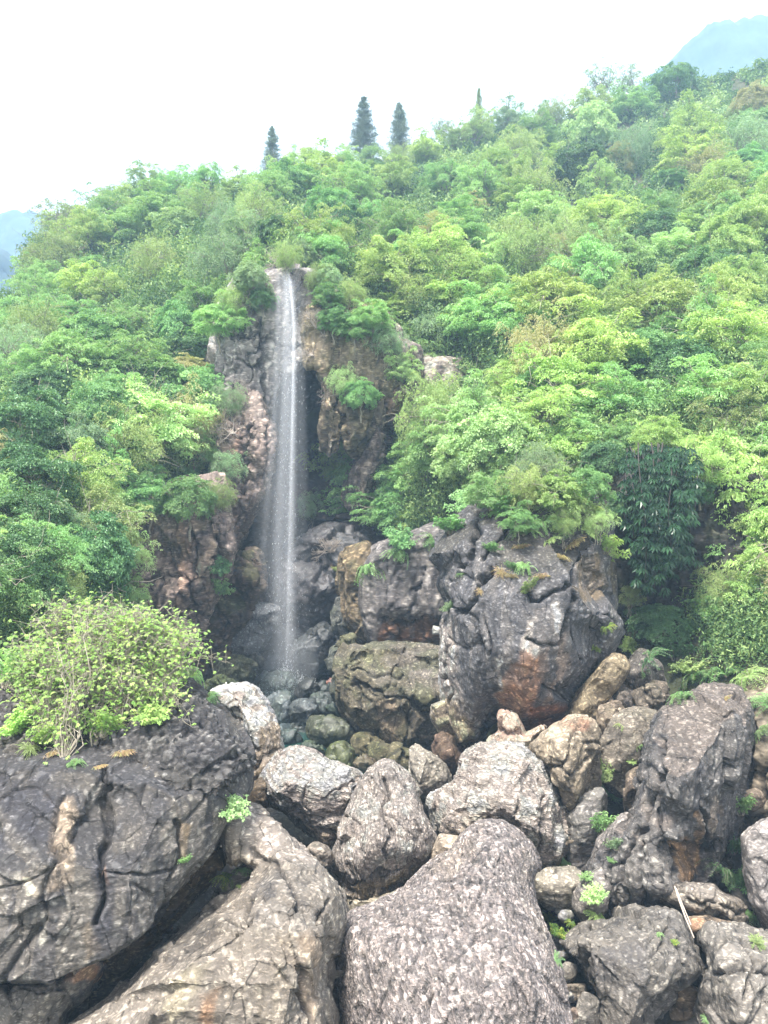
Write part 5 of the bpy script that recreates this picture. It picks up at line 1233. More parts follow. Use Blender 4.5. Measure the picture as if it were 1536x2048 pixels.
for i, (u, vt, vb, lab) in enumerate([(728, 194, 330, 'tallest spire shaped conifer on the crest, left of its near twin'), (799, 205, 330, 'spire shaped conifer on the crest, right one of the close pair'),
                                  (544, 252, 350, 'spire shaped conifer alone on the crest left of the pair'), (958, 176, 290, 'slim yellowish conifer tip on the crest right of the pair')]):
    cr, tr = conifer_meshes(40 + i)
    y = float(slope_y(u, sky_v(u))) + 3
    X, Y_, Z = px(u, vt, y); Zb = px(u, vb, y)[2]
    s = (Z - Zb) / 9.8
    o = empty('conifer', (X, Y_, Zb)); o.scale = (s * (0.7 if i == 3 else 1.35),) * 2 + (s,)
    link('crown', cr, LM['conifer'] if i < 3 else LM['olive'], o); link('trunk', tr, M_BARK, o)
    tag(o, lab, 'conifer', 'conifers standing on the crest')

# undergrowth: leaf cover on the slope between the trees
def undergrowth():
    rng = np.random.default_rng(77)
    n = 110000
    u = rng.uniform(-200, 1700, n); v = rng.uniform(120, 1330, n)
    m = np.maximum(poly_dist(VEG_L, u, v), poly_dist(VEG_R, u, v)) > -26
    m &= v > sky_v(u) + 3
    m &= perlin(np.stack([u * 0.02, v * 0.025, 0 * u], -1)) > -0.35
    u, v = u[m], v[m]
    y = slope_y(u, v)
    out_ = 0.2 + 1.5 * rng.random(len(u)) ** 1.6 * smooth(-0.3, 0.4, perlin(np.stack([u * 0.03, v * 0.035, 0 * u + 5], -1)))
    C0 = np.stack([(u - 768) / F * y, y - out_ * 0.8, CZ - (v - 1024) / F * y + 0.1 + 0.5 * out_], -1)
    per = 11
    n = len(C0) * per
    C = np.repeat(C0, per, 0) + rng.normal(size=(n, 3)) * 0.26
    sc = np.repeat(y / 35.0, per)
    D = rand_unit(n, rng); D[:, 2] -= 0.2
    Nl = np.array([0, -0.35, 0.8]) + 0.7 * rng.normal(size=(n, 3))
    lv = np.repeat(0.5 + 0.55 * fbm(np.stack([u * 0.018, v * 0.02, 0 * u + 2], -1), 2) + 0.16 * rng.normal(size=len(C0)), per) + 0.12 * rng.normal(size=n)
    me = leaves_mesh('undergrowth', C, D, Nl, 0.19 * sc * rng.uniform(0.6, 1.4, n), 0.09 * sc * rng.uniform(0.6, 1.3, n), lv)
    tag(link('undergrowth', me, LM['cover']), 'low green undergrowth covering the slope between the trees', 'undergrowth', kind='stuff')
undergrowth()

def label_trees():
    LOOK = {'lime': 'yellow-green', 'bright': 'fresh green', 'emerald': 'blue-green', 'dark': 'dark green', 'olive': 'olive', 'grey': 'grey-green', 'pale': 'pale green', 'rust': 'rust-tinged'}
    FORM = {'layered': 'layered', 'feathery': 'feathery', 'bushy': 'rounded', 'willowy': 'twiggy', 'sparse': 'see-through', 'bigleaf': 'broad-leaved'}
    groups = {}
    for t in ALLTREES:
        if t['label']:
            tag(t['o'], t['label'], group=t['group']); continue
        u, v = t['u'], t['v']
        d = v - sky_v(u)
        side = 'far left of the fall' if u < 290 else 'left of the fall' if u < 575 else 'right of the fall' if u < 1000 else 'far right of the fall'
        if d < 45: band = 'on the crest'
        elif v < 540: band = 'on the upper slope'
        elif v < 720: band = 'level with the upper fall'
        elif v < 930: band = 'level with the cave'
        else: band = 'on the lower slope'
        groups.setdefault((LOOK[t['leaf']], FORM[t['kind']], band, side), []).append(t)
    ORD = ['innermost', 'second outward', 'third outward', 'fourth outward', 'fifth outward', 'sixth outward', 'seventh outward', 'eighth outward', 'ninth outward', 'tenth outward', 'eleventh outward', 'twelfth outward', 'thirteenth outward', 'fourteenth outward', 'fifteenth outward', 'outermost']
    for (lo, fo, ba, si), L in groups.items():
        L.sort(key=lambda t: abs(t['u'] - 575))
        for i, t in enumerate(L):
            lab = f"{lo} {fo} tree {ba}, {si}" + (f", {ORD[min(i, 15)]}" if len(L) > 1 else '')
            tag(t['o'], lab, group=t['group'])
label_trees()
# ------------------------------------------------------------------ plants on the rocks, shrubs by the fall
bpy.context.view_layer.update()
DG = bpy.context.evaluated_depsgraph_get()
ORG = Vector((0, 0, CZ))
def hit(u, v, far=80.0):
    """Where a plant seen at this pixel would root: the first solid surface in that direction."""
    d = Vector(((u - 768) / F, 1.0, -(v - 1024) / F)).normalized()
    o = ORG.copy()
    for _ in range(120):
        ok, loc, nor, idx, ob, mw = SC.ray_cast(DG, o, d, distance=far)
        if not ok: return Vector(px(u, v, 30.0)), Vector((0, -1, 0))
        if ob.name.startswith(('crown', 'trunk', 'undergrowth', 'pool', 'veil', 'core', 'drops', 'splash', 'foliage', 'twigs', 'stem', 'blades')):
            o = loc + d * 0.05; continue
        return loc, nor
    return Vector(px(u, v, 30.0)), Vector((0, -1, 0))

def fern_mesh(seed, fronds=26, leaf=(0.13, 0.036)):
    rng = np.random.default_rng(seed); C, D, Nn_, lv = [], [], [], []
    bag = Bag()
    for k in range(fronds):
        a = rng.uniform(0, 6.283); L = rng.uniform(0.6, 1.1); rise = rng.uniform(0.9, 1.6)
        t = np.linspace(0, 1, 9)
        p = np.stack([np.cos(a) * L * t, np.sin(a) * L * t, rise * 1.1 * t - 1.25 * rise * t ** 2.4], -1)
        V, Q = tube(p, np.linspace(0.010, 0.003, 9), 4); bag.add(V, Q)
        tt = np.linspace(0.12, 1, 22); q = np.stack([np.interp(tt, t, p[:, i]) for i in range(3)], -1)
        side = np.array([-np.sin(a), np.cos(a), 0]); f = np.array([np.cos(a), np.sin(a), 0])
        tone = 0.5 + 0.2 * rng.normal()
        for sgn in (-1, 1):
            w = np.sin(np.pi * np.clip(tt, 0.08, 1) ** 0.8)[:, None] * 0.16 + 0.03
            C.append(q + sgn * side * w * 0.5 + rng.normal(size=q.shape) * 0.01); D.append(sgn * side + 0.35 * f + 0.12 * rng.normal(size=q.shape) - np.array([0, 0, 0.25]))
            Nn_.append(np.tile([0, 0, 1.0], (len(q), 1)) + 0.3 * rng.normal(size=q.shape)); lv.append(tone + 0.12 * rng.normal(size=len(q)))
    C = np.concatenate(C); n = len(C)
    return leaves_mesh('fern_fronds', C, np.concatenate(D), np.concatenate(Nn_), leaf[0] * rng.uniform(0.8, 1.4, n), leaf[1] * rng.uniform(0.8, 1.3, n), np.concatenate(lv)), bag.mesh('fern_stems')

def herb_mesh(seed, stems=34, whorls=9, leaf=(0.16, 0.07), spread=1.0, up=0.8, droop=0.2):
    rng = np.random.default_rng(seed); C, D, Nn_, lv = [], [], [], []
    bag = Bag()
    for k in range(stems):
        a = rng.uniform(0, 6.283); r = spread * math.sqrt(rng.random()); h = up * rng.uniform(0.5, 1.15) * (1 - 0.35 * r)
        e = np.array([math.cos(a) * r, math.sin(a) * r, h])
        b = np.array([math.cos(a) * 0.15 * r, math.sin(a) * 0.15 * r, -0.12])
        p = limb_path(b, e, 0.12, 8, rng, 0.07)
        V, Q = tube(p, np.linspace(0.012, 0.004, 8), 4); bag.add(V, Q)
        tone = 0.5 + 0.2 * rng.normal()
        for w in range(whorls):
            t = 0.25 + 0.75 * (w + rng.random()) / whorls
            c = np.array([np.interp(t * 7, range(8), p[:, i]) for i in range(3)]) + rng.normal(size=3) * 0.05
            for j in range(5):
                b_ = rng.uniform(0, 6.283); d = np.array([math.cos(b_), math.sin(b_), -droop + 0.25 * rng.normal()])
                C.append(c + d * leaf[0] * 0.55); D.append(d); Nn_.append(np.array([0, 0, 1.0]) + 0.4 * rng.normal(size=3)); lv.append(tone + 0.14 * rng.normal())
    C = np.array(C); n = len(C)
    return leaves_mesh('herb_leaves', C, np.array(D), np.array(Nn_), leaf[0] * rng.uniform(0.6, 1.3, n), leaf[1] * rng.uniform(0.7, 1.3, n), np.array(lv)), bag.mesh('herb_stems')

def grass_mesh(seed, blades=110):
    rng = np.random.default_rng(seed); C, D, Nn_, lv, Ls = [], [], [], [], []
    for k in range(blades):
        a = rng.uniform(0, 6.283); L = rng.uniform(0.5, 1.1); o = rng.normal(size=3) * np.array([0.18, 0.18, 0.0])
        prev = o; d = np.array([math.cos(a) * 0.5, math.sin(a) * 0.5, 1.0])
        for s in range(4):
            nx = prev + d * L / 4.5; C.append((prev + nx) / 2); D.append(d.copy()); Ls.append(np.linalg.norm(nx - prev) * 1.25)
            prev = nx; d = d + np.array([math.cos(a) * 0.25, math.sin(a) * 0.25, -0.62])
            Nn_.append(rng.normal(size=3)); lv.append(0.5 + 0.25 * rng.normal())
    n = len(C)
    return leaves_mesh('grass_blades', np.array(C), np.array(D), np.array(Nn_), np.array(Ls), 0.035 * rng.uniform(0.6, 1.4, n), np.array(lv))

def twig_mesh(seed, n0=16, depth=4, spread=1.0, r0=0.022):
    rng = np.random.default_rng(seed); bag = Bag()
    def grow(p, d, L, r, k):
        e = p + d * L; m = (p + e) / 2 + rng.normal(size=3) * L * 0.12
        V, Q = tube([p, m, e], [r, r * 0.8, r * 0.6], 4); bag.add(V, Q)
        if k == 0: return
        for _ in range(rng.integers(2, 4)):
            nd = d + 0.62 * rng.normal(size=3); nd /= np.linalg.norm(nd)
            grow(m + (e - m) * rng.uniform(0.2, 1.0), nd, L * rng.uniform(0.55, 0.85), r * 0.6, k - 1)
    for _ in range(n0):
        d = rng.normal(size=3) * np.array([1, 1, 0.6]) * spread + np.array([0, -0.25, 0.75]); d /= np.linalg.norm(d)
        grow(np.zeros(3), d, rng.uniform(0.25, 0.45), r0, depth)
    return bag.mesh('twigs')

FERN = [fern_mesh(300 + i) for i in range(3)]
HERB = [herb_mesh(320 + i) for i in range(3)]
BROAD = [herb_mesh(330 + i, stems=22, whorls=7, leaf=(0.26, 0.12)) for i in range(2)]
GRASS = [grass_mesh(340 + i) for i in range(3)]
TWIG = [twig_mesh(350 + i) for i in range(4)]
for a_, b_ in FERN + HERB + BROAD:
    a_.materials.append(LM['bright']); b_.materials.append(M_BARK)
for g_ in GRASS: g_.materials.append(LM['dry'])
for g_ in TWIG: g_.materials.append(M_TWIG)

rngP = random.Random(21)
def put(kind, leaf, u, v, rpx, label, squash=1.0, dv=None, cat=None, name=None, group=None, depth=None, lift=0.0):
    """A small plant whose middle shows at (u, v); it roots on whatever rock is there."""
    loc, nor = hit(u, v + (0.35 * rpx if dv is None else dv))
    y = loc.y if depth is None else depth
    s = 1.3 * rpx / F * y
    o = empty(name or {'fern': 'fern', 'herb': 'shrub', 'broad': 'leafy_plant', 'grass': 'grass_tuft', 'twig': 'bare_shrub'}[kind], (0, 0, 0))
    if depth is None: o.location = loc + Vector((0, -0.12 * s, -0.05 * s + lift))
    else: o.location = px(u, v + (0.35 * rpx if dv is None else dv), depth)
    o.scale = (s, s, s * squash); o.rotation_euler = (rngP.uniform(0.45, 0.85) if nor.z < 0.6 else rngP.uniform(0.1, 0.4), rngP.uniform(-0.15, 0.15), rngP.uniform(0, 6.28))
    def child(nm, me, mt):
        c = bpy.data.objects.new(nm, me); COL.objects.link(c); c.parent = o
        c.material_slots[0].link = 'OBJECT'; c.material_slots[0].material = mt
    if kind in ('fern', 'herb', 'broad'):
        a_, b_ = rngP.choice({'fern': FERN, 'herb': HERB, 'broad': BROAD}[kind])
        child('foliage', a_, LM[leaf]); child('stem', b_, M_BARK)
    elif kind == 'grass': child('blades', rngP.choice(GRASS), LM[leaf])
    else: child('twigs', rngP.choice(TWIG), leaf)
    return tag(o, label, cat or {'fern': 'fern', 'herb': 'shrub', 'broad': 'plant', 'grass': 'grass tuft', 'twig': 'bare shrub'}[kind], group)

SMALL = [
 ('herb','spring',118,1462,40,'low lime green sprouts at the foot of the big shrub, middle',0.9), ('herb','spring',205,1452,42,'low lime green sprouts at the foot of the big shrub, right',0.9), ('herb','spring',52,1440,40,'low lime green sprouts at the foot of the big shrub, left',1.0), ('herb','spring',300,1425,34,'lime green sprouts on the pitted hump right of the big shrub',0.8), ('herb','bright',25,1345,60,'fresh green bush behind the big shrub at the left edge',1.0), ('herb','olive',200,1230,60,'olive bush behind the top of the big shrub',1.0), ('herb','pale',330,1290,40,'pale green bush behind the right end of the big shrub',1.0),
 ('herb','pale',462,1612,30,'pale green little shrub at the right tip of the great dark rock',1.1), ('fern','moss',452,1752,24,'dark yellow-green plant in the notch between the two lower left rocks',0.9), ('fern','emerald',485,1738,20,'small fern right of the dark yellow-green plant in the notch',0.9),
 ('broad','bright',373,1718,12,'single bright sprig growing on the face of the great dark rock',1.0), ('fern','bright',150,1525,18,'bright fern on the rim of the great dark rock below the big shrub',1.1),
 ('fern','bright',738,1142,26,'bright green ferns hanging at the top of the ochre pillar',1.5), ('fern','emerald',790,1110,26,'fern trailing down the grey streaked wall under the green trees',1.3), ('herb','emerald',800,1075,30,'low green shrub on the rim of the grey streaked wall',1.0),
 ('herb','dark',440,1130,22,'dark shrub clinging beside the pale pink cliff, upper one',1.3), ('herb','emerald',436,1172,24,'green shrub below the dark one beside the pale pink cliff',1.3), ('fern','bright',382,1345,26,'vivid green ferns in the shade left of the pool',1.0), ('fern','emerald',420,1390,20,'dark fern patch behind the cream boulder',0.8),
 ('herb','olive',672,1138,12,'small plants on the dark shelf right of the water',0.7),
 ('herb','emerald',1224,1580,36,'blue-green bush in the cleft left of the dark pillar, upper',1.1), ('herb','emerald',1208,1648,30,'blue-green bush in the cleft left of the dark pillar, lower',1.2), ('herb','olive',1205,1535,22,'olive shrub above the blue-green bushes in the cleft',1.0),
 ('herb','grey',1232,1690,18,'thin grey-green plant beside the ridged skirt of the pillar',1.1), ('fern','emerald',1121,1722,17,'dark fern between the pinkish boulder and the leaning slab',1.4), ('herb','bright',1172,1752,13,'small bright plant at the foot of the leaning slab',1.0), ('herb','pale',1192,1790,22,'pale wispy plant at the foot of the pillar',1.4), ('fern','lime',1192,1824,20,'lime fern on the rugged boulder at its back edge',0.7), ('fern','moss',1140,1838,13,'yellow moss cushion at the head of the gully',0.7), ('herb','moss',1116,1862,20,'mossy green herbs in the gully',0.9), ('fern','emerald',1112,1912,14,'dark green fern under the banded stone',0.8), ('herb','moss',1100,1836,15,'green herbs between the furrowed boulder and the lichen spotted block',0.9),
 ('fern','bright',1282,1492,12,'little fern on the grey brown slab',1.0), ('fern','lime',1240,1452,11,'lime sprig by the stack of tan blocks',1.1), ('herb','lime',1262,1520,9,'yellowish sprig low on the grey brown slab',1.0), ('herb','emerald',1222,1720,9,'tiny plant on the ridged skirt of the pillar',1.0), ('fern','bright',1318,1868,8,'tiny fern on top of the rugged boulder',1.0), ('herb','moss',1348,1882,8,'moss tuft on the rugged boulder',0.6), ('fern','bright',1412,2036,9,'bright sprig at the bottom edge in the hollow',1.0),
 ('fern','bright',1400,1350,40,'bright fern mass crowning the dark pillar, left part',0.8), ('fern','bright',1450,1335,46,'bright fern mass crowning the dark pillar, middle part',0.9), ('fern','lime',1500,1345,40,'bright fern mass crowning the dark pillar, right part',0.8), ('fern','emerald',1366,1388,28,'fern spilling over the left shoulder of the dark pillar',0.9), ('fern','bright',1530,1400,28,'fern at the right edge behind the pillar',1.0), ('fern','bright',1530,1460,24,'small fern on the tan wall at the right edge',1.0), ('fern','emerald',1440,1280,44,'green fern bank above the dark pillar',0.9),('herb','emerald',1510,1270,50,'green shrub on the reddish wall at the right edge',0.9),
 ('herb','emerald',1478,1612,28,'dark bush at the right side of the pillar, upper',1.4), ('herb','dark',1462,1690,28,'dark bush at the right side of the pillar, middle',1.3), ('fern','dark',1430,1730,34,'dark ferns at the right foot of the pillar',0.9), ('herb','emerald',1476,1760,28,'green plants behind the brown capstone',1.1), ('fern','bright',1498,1830,26,'bright fern right of the brown capstone',1.1), ('herb','olive',1512,1880,14,'olive tuft at the bottom of the fern gully',0.9),
 ('herb','grey',900,1212,16,'wispy pale plant on the left edge of the black overhang',1.0), ('herb','lime',1214,1092,34,'yellow-green bush hanging off the right top of the black overhang',0.8), ('fern','emerald',1046,1060,30,'green ferns on top of the black overhang',0.9), ('fern','bright',1090,1040,28,'bright ferns on top of the black overhang',0.9), ('herb','emerald',985,1095,18,'small green plant on the left top of the black overhang',1.0), ('fern','bright',1048,1130,20,'fern low on the front of the black overhang',1.0), ('herb','emerald',1022,1132,14,'little shrub beside the low fern on the overhang',1.0), ('herb','olive',1060,1170,22,'olive tufts on the ledge of the black overhang',0.8), ('fern','emerald',1130,1060,24,'dark fern on the middle of the overhang top',0.8), ('fern','emerald',920,1148,10,'tiny fern on the black overhang left face',1.0),
 ('herb','lime',1254,1288,18,'bright sprigs in the gap right of the black overhang',1.2), ('fern','moss',1215,1250,14,'yellowish fern on the right face of the overhang',0.9), ('herb','moss',1190,1295,10,'yellow-green tuft low on the right face of the overhang',0.8), ('fern','dark',1300,1310,34,'dark fern bank above the rounded dark boulder',0.8), ('herb','dark',1350,1300,40,'dark shrub in the shaded hollow right of the overhang',0.9), ('herb','olive',1380,1330,34,'olive shrub left of the fern mass on the pillar',0.8),
 ('herb','emerald',905,1050,36,'shrubby green growth left of the overhang top',0.9), ('fern','emerald',860,1080,30,'green ferns in the notch left of the overhang',0.9), ('herb','bright',930,1000,34,'fresh green shrub above the left shoulder of the overhang',0.8), ('herb','emerald',1010,1010,40,'green shrub along the top edge of the overhang',0.8), ('herb','olive',1150,1000,44,'olive shrub along the top edge of the overhang',0.7), ('herb','emerald',1090,985,44,'leafy shrub at the middle of the overhang top edge',0.8),
]
for k_, lf, u, v, r, lab, sq in SMALL: put(k_, lf, u, v, r, lab, sq)
for i, (u, v, r, lf, lab) in enumerate([(1000,1140,16,'dry','dry grass tuft on the left of the overhang ledge'), (1022,1150,14,'dry','dry curled grass beside the left tuft on the overhang'), (1080,1150,18,'dry','straw coloured tuft in the middle of the overhang front'), (1120,1110,20,'dry','straw coloured tuft high on the overhang'), (1150,1080,24,'dry','dead grass near the right top of the overhang'), (1180,1060,22,'olive','olive grass at the right top of the overhang'),
        (1040,1090,18,'dry','dead grass tuft between the ferns on the overhang'), (960,1180,10,'dry','dry wisps in the crack of the overhang'), (1100,1075,20,'olive','olive grass behind the straw tufts'), (870,1000,12,'dry','pale seed head left of the overhang'), (1450,1395,14,'dry','dead grass on the brow of the pillar'), (480,1770,8,'olive','sparse grass in the notch of the lower rocks'), (110,1500,22,'dry','dead grass under the big shrub'), (250,1500,22,'dry','dry stalks on the pitted black hump'),(60,1490,22,'olive','grass at the left foot of the big shrub'), (200,1530,16,'dry','dry tuft on the rim of the great dark rock')]):
    put('grass', lf, u, v, r, lab, 1.0)
for u, v, r, mt, lab in [(560,518,34,M_TWIG,'tangle of bare twigs over the lip of the fall'), (600,560,36,M_DTWIG,'dark bare branches right of the lip'), (632,640,40,M_TWIG,'pale leafless shrub on the wall right of the upper water'), (626,700,30,M_TWIG,'pale leafless shrub above the cave mouth'), (640,600,34,M_DTWIG,'dark leafless shrub right of the upper water'),
        (470,850,44,M_TWIG,'grey leafless shrub on the cliff left of the water'), (480,780,36,M_TWIG,'grey leafless shrub under the blocky cliff'), (440,990,40,M_DTWIG,'dark twiggy shrub at the top of the pale pink cliff'), (520,1000,40,M_DTWIG,'dark branches reaching over the recess from the left'), (650,790,26,M_TWIG,'thin dead branches across the cave mouth'), (240,950,40,M_TWIG,'leafless shrub in front of the olive trees at left'), (660,1090,34,M_TWIG,'dead twigs hanging from the dark shelf'), (700,500,34,M_DTWIG,'dark twigs among the trees right of the lip'), (1085,400,36,M_DTWIG,'dark bare stems on the upper right slope')]:
    o_ = put('twig', mt, u, v, r, lab, 1.0)

# bushes that frame the lip and the top of the cliffs, rooted on the rock itself
def bush_on(kind, leaf, u, v, rpx, dv, label, squash=1.0, off=-0.3):
    loc, nor = hit(u, v + dv)
    vs = TK[kind]; crown, trunk, R, hc = vs[rngP.randrange(len(vs))]
    s = rpx * loc.y / F / R[0]
    zc = CZ - (v - 1024) / F * (loc.y + off)
    o = empty('bush', (0, 0, 0)); o.location = ((u - 768) / F * (loc.y + off), loc.y + off, zc - hc * s * squash)
    o.scale = (s, s, s * squash); o.rotation_euler = (0, 0, rngP.uniform(0, 6.28))
    for nm, me, mt in (('crown', crown, LM[leaf]), ('trunk', trunk, M_BARK)):
        c = bpy.data.objects.new(nm, me); COL.objects.link(c); c.parent = o
        c.material_slots[0].link = 'OBJECT'; c.material_slots[0].material = mt
    tag(o, label, 'bush')
for a in [('layered','bright',985,985,46,30,'fresh green bush on the left brow of the black overhang'), ('willowy','olive',1045,975,48,34,'olive twiggy bush on the brow of the black overhang'), ('layered','lime',1115,985,50,34,'yellow-green bush on the middle brow of the black overhang'), ('bushy','emerald',1175,975,44,34,'blue-green bush on the right brow of the black overhang'), ('willowy','olive',1130,1040,34,22,'low olive bush draping over the middle of the overhang'), ('willowy','pale',1195,1035,32,22,'pale wispy bush draping over the right of the overhang'), ('layered','emerald',1040,1040,32,20,'low blue-green bush draping over the left of the overhang'), ('bushy','dark',1210,920,44,30,'dark bush between the overhang and the hanging climber'), ('layered','lime',1140,905,56,30,'broad yellow-green bush behind the overhang'), ('willowy','grey',1075,925,44,30,'grey-green twiggy bush behind the overhang'), ('feathery','lime',1400,930,56,30,'feathery bush above the right end of the climber'), ('layered','pale',1450,960,50,30,'pale layered bush above the right hand wall'),
          ('layered','emerald',655,592,30,16,'blue-green bush high on the rock right of the lip'), ('willowy','olive',700,585,34,18,'olive twiggy bush above the dripstone'), ('layered','bright',745,635,36,18,'fresh green bush on the shoulder of the reddish cliff'), ('willowy','grey',775,680,34,18,'grey-green twiggy bush on the right of the reddish cliff'), ('layered','pale',800,740,34,16,'pale layered bush beside the beige cliff'), ('willowy','grey',455,930,34,14,'grey twiggy bush on the streaked flank'),
          ('layered','bright',1245,880,40,26,'fresh green bush over the left top of the climber'), ('bushy','dark',1385,985,36,20,'dark rounded bush right of the climber'), ('layered','lime',1320,872,44,26,'yellow-green bush over the top of the climber'), ('willowy','olive',1260,1190,26,14,'olive twiggy bush below the climber'),
          ('bushy','grey',500,560,36,20,'grey-green bush left of the lip'), ('willowy','olive',575,512,30,44,'olive bush right over the lip of the fall'), ('bushy','dark',525,600,28,16,'dark bush left of the upper water'), ('willowy','olive',470,600,40,20,'olive twiggy bush over the blocky cliff'), ('layered','bright',445,640,44,24,'fresh green bush hanging over the left end of the blocky cliff'),          ('willowy','olive',640,555,30,20,'olive bush right of the lip'), ('bushy','emerald',668,640,32,20,'blue-green bush right of the upper water'), ('bushy','grey',655,560,30,14,'grey-green bush behind the bare branches right of the lip'), ('layered','bright',712,655,34,16,'fresh green bush above the reddish cliff'), ('bushy','emerald',722,790,36,10,'blue-green bush hanging on the dripstone curtain'), ('willowy','pale',690,760,34,10,'pale wispy bush on the dripstone curtain'),
          ('willowy','grey',462,800,34,10,'grey twiggy bush left of the streaked flank'), ('bushy','emerald',380,1000,54,20,'blue-green bush on top of the pale pink cliff'), ('willowy','olive',440,990,34,18,'olive dry bush at the right top of the pale pink cliff'), ('bushy','emerald',300,1000,44,20,'blue-green bush at the left top of the pale pink cliff'),
          ('willowy','grey',620,1010,30,16,'faint grey-green growth on the ledge inside the recess'), ('layered','bright',1290,1010,44,20,'fresh green bush above the hanging dark leaves'), ('willowy','olive',1450,1180,54,20,'olive bush on the right hand wall'), ('layered','lime',1520,1180,54,20,'yellow-green bush at the right edge on the wall'), ('bushy','dark',1250,1010,34,18,'dark bush at the right end of the overhang top')]:
    bush_on(*a)

# the leafy shrub in the foreground, upper left of the great dark rock
def foreground_shrub():
    rng = np.random.default_rng(91)
    roots = [hit(125, 1515)[0], hit(90, 1480)[0], hit(185, 1490)[0], hit(240, 1440)[0], hit(60, 1420)[0], hit(150, 1440)[0], hit(210, 1400)[0], hit(290, 1400)[0], hit(330, 1370)[0], hit(110, 1400)[0], hit(30, 1380)[0], hit(260, 1370)[0]]
    poly = [(10,1300),(20,1245),(70,1225),(110,1180),(170,1215),(230,1180),(300,1215),(350,1215),(400,1262),(440,1310),(400,1318),(350,1330),(365,1380),(390,1420),(380,1462),(320,1440),(260,1480),(180,1430),(130,1470),(60,1450),(25,1390)]
    C, D, Nm, lv, Lf = [], [], [], [], []
    bag = Bag()
    cu, cv, cy = 200, 1300, 0.0
    tips = [(452,1326,13.2),(386,1455,12.2),(360,1440,12.3),(270,1488,12.2),(400,1262,13.5),(330,1216,13.8),(430,1318,13.1),(70,1460,12.0),(240,1478,12.4),(150,1200,13.6),(60,1245,13.0),(300,1350,12.6),(330,1400,12.4),(360,1330,12.8),(375,1425,12.3)]
    while len(tips) < 380:
        if len(tips) % 17 == 4 or len(tips) == 15: cu, cv, cy = rng.uniform(10, 400), rng.uniform(1195, 1480), rng.normal() * 0.45
        u, v = cu + rng.normal() * 25, cv + rng.normal() * 20
        if poly_dist(poly, np.array([u]), np.array([v]))[0] > 4: tips.append((u, v, 12.9 + (1330 - v) / 260.0 + cy + rng.normal() * 0.15))
    for ti, (u, v, y) in enumerate(tips):
        e = np.array(px(u, v, y))
        r = np.array(min(roots, key=lambda q: abs(q.x - e[0]) + 1.6 * rng.random()))
        r[2] -= 0.1
        L = np.linalg.norm(e - r)
        p = limb_path(r, e, 0.22, 12, rng, 0.09)
        V, Q = tube(p, np.linspace(0.009, 0.003, 12), 5); bag.add(V, Q)
        tone = 0.5 + 0.2 * rng.normal()
        for w in range(32):
            t = 1 - 0.85 * (w + rng.random()) / 32
            c = np.array([np.interp(t * 11, range(12), p[:, i]) for i in range(3)])
            tw = rng.normal(size=3) * 0.13; c2 = c + tw
            V, Q = tube([c, c + tw * 0.5 + [0, 0, 0.02], c2], [0.004, 0.003, 0.002], 3); bag.add(V, Q)
            hd = rng.uniform(0, 6.283); tilt = np.array([0, -0.25, 1.0]) + 0.35 * rng.normal(size=3); tilt /= np.linalg.norm(tilt)
            a1 = np.cross(tilt, [math.cos(hd), math.sin(hd), 0.1]); a1 /= np.linalg.norm(a1); a2 = np.cross(tilt, a1)
            sc = rng.uniform(0.4, 1.0); t2 = tone + 0.13 * rng.normal()
            for j, an in enumerate((-1.25, -0.6, 0, 0.6, 1.25)):
                d = a1 * math.cos(an) + a2 * math.sin(an) - np.array([0, 0, 0.35])
                C.append(c2 + d * 0.034 * sc); D.append(d); Nm.append(tilt); lv.append(t2); Lf.append(0.072 * sc * (1.1 - 0.25 * abs(an)))
    n = len(C); Lf = np.array(Lf)
    me = leaves_mesh('shrub_leaves', np.array(C), np.array(D), np.array(Nm), Lf, Lf * 0.42, np.array(lv))
    o = empty('shrub', (0, 0, 0)); base = Vector(roots[0]); o.location = base
    a_ = link('foliage', me, LM['spring'], o); b_ = link('stem', bag.mesh('shrub_stems'), M_BARK, o)
    for q in (a_, b_): q.matrix_parent_inverse = Matrix.Translation(-base)
    tag(o, 'big lime green shrub with lobed leaves on top of the great dark rock', 'shrub')
foreground_shrub()

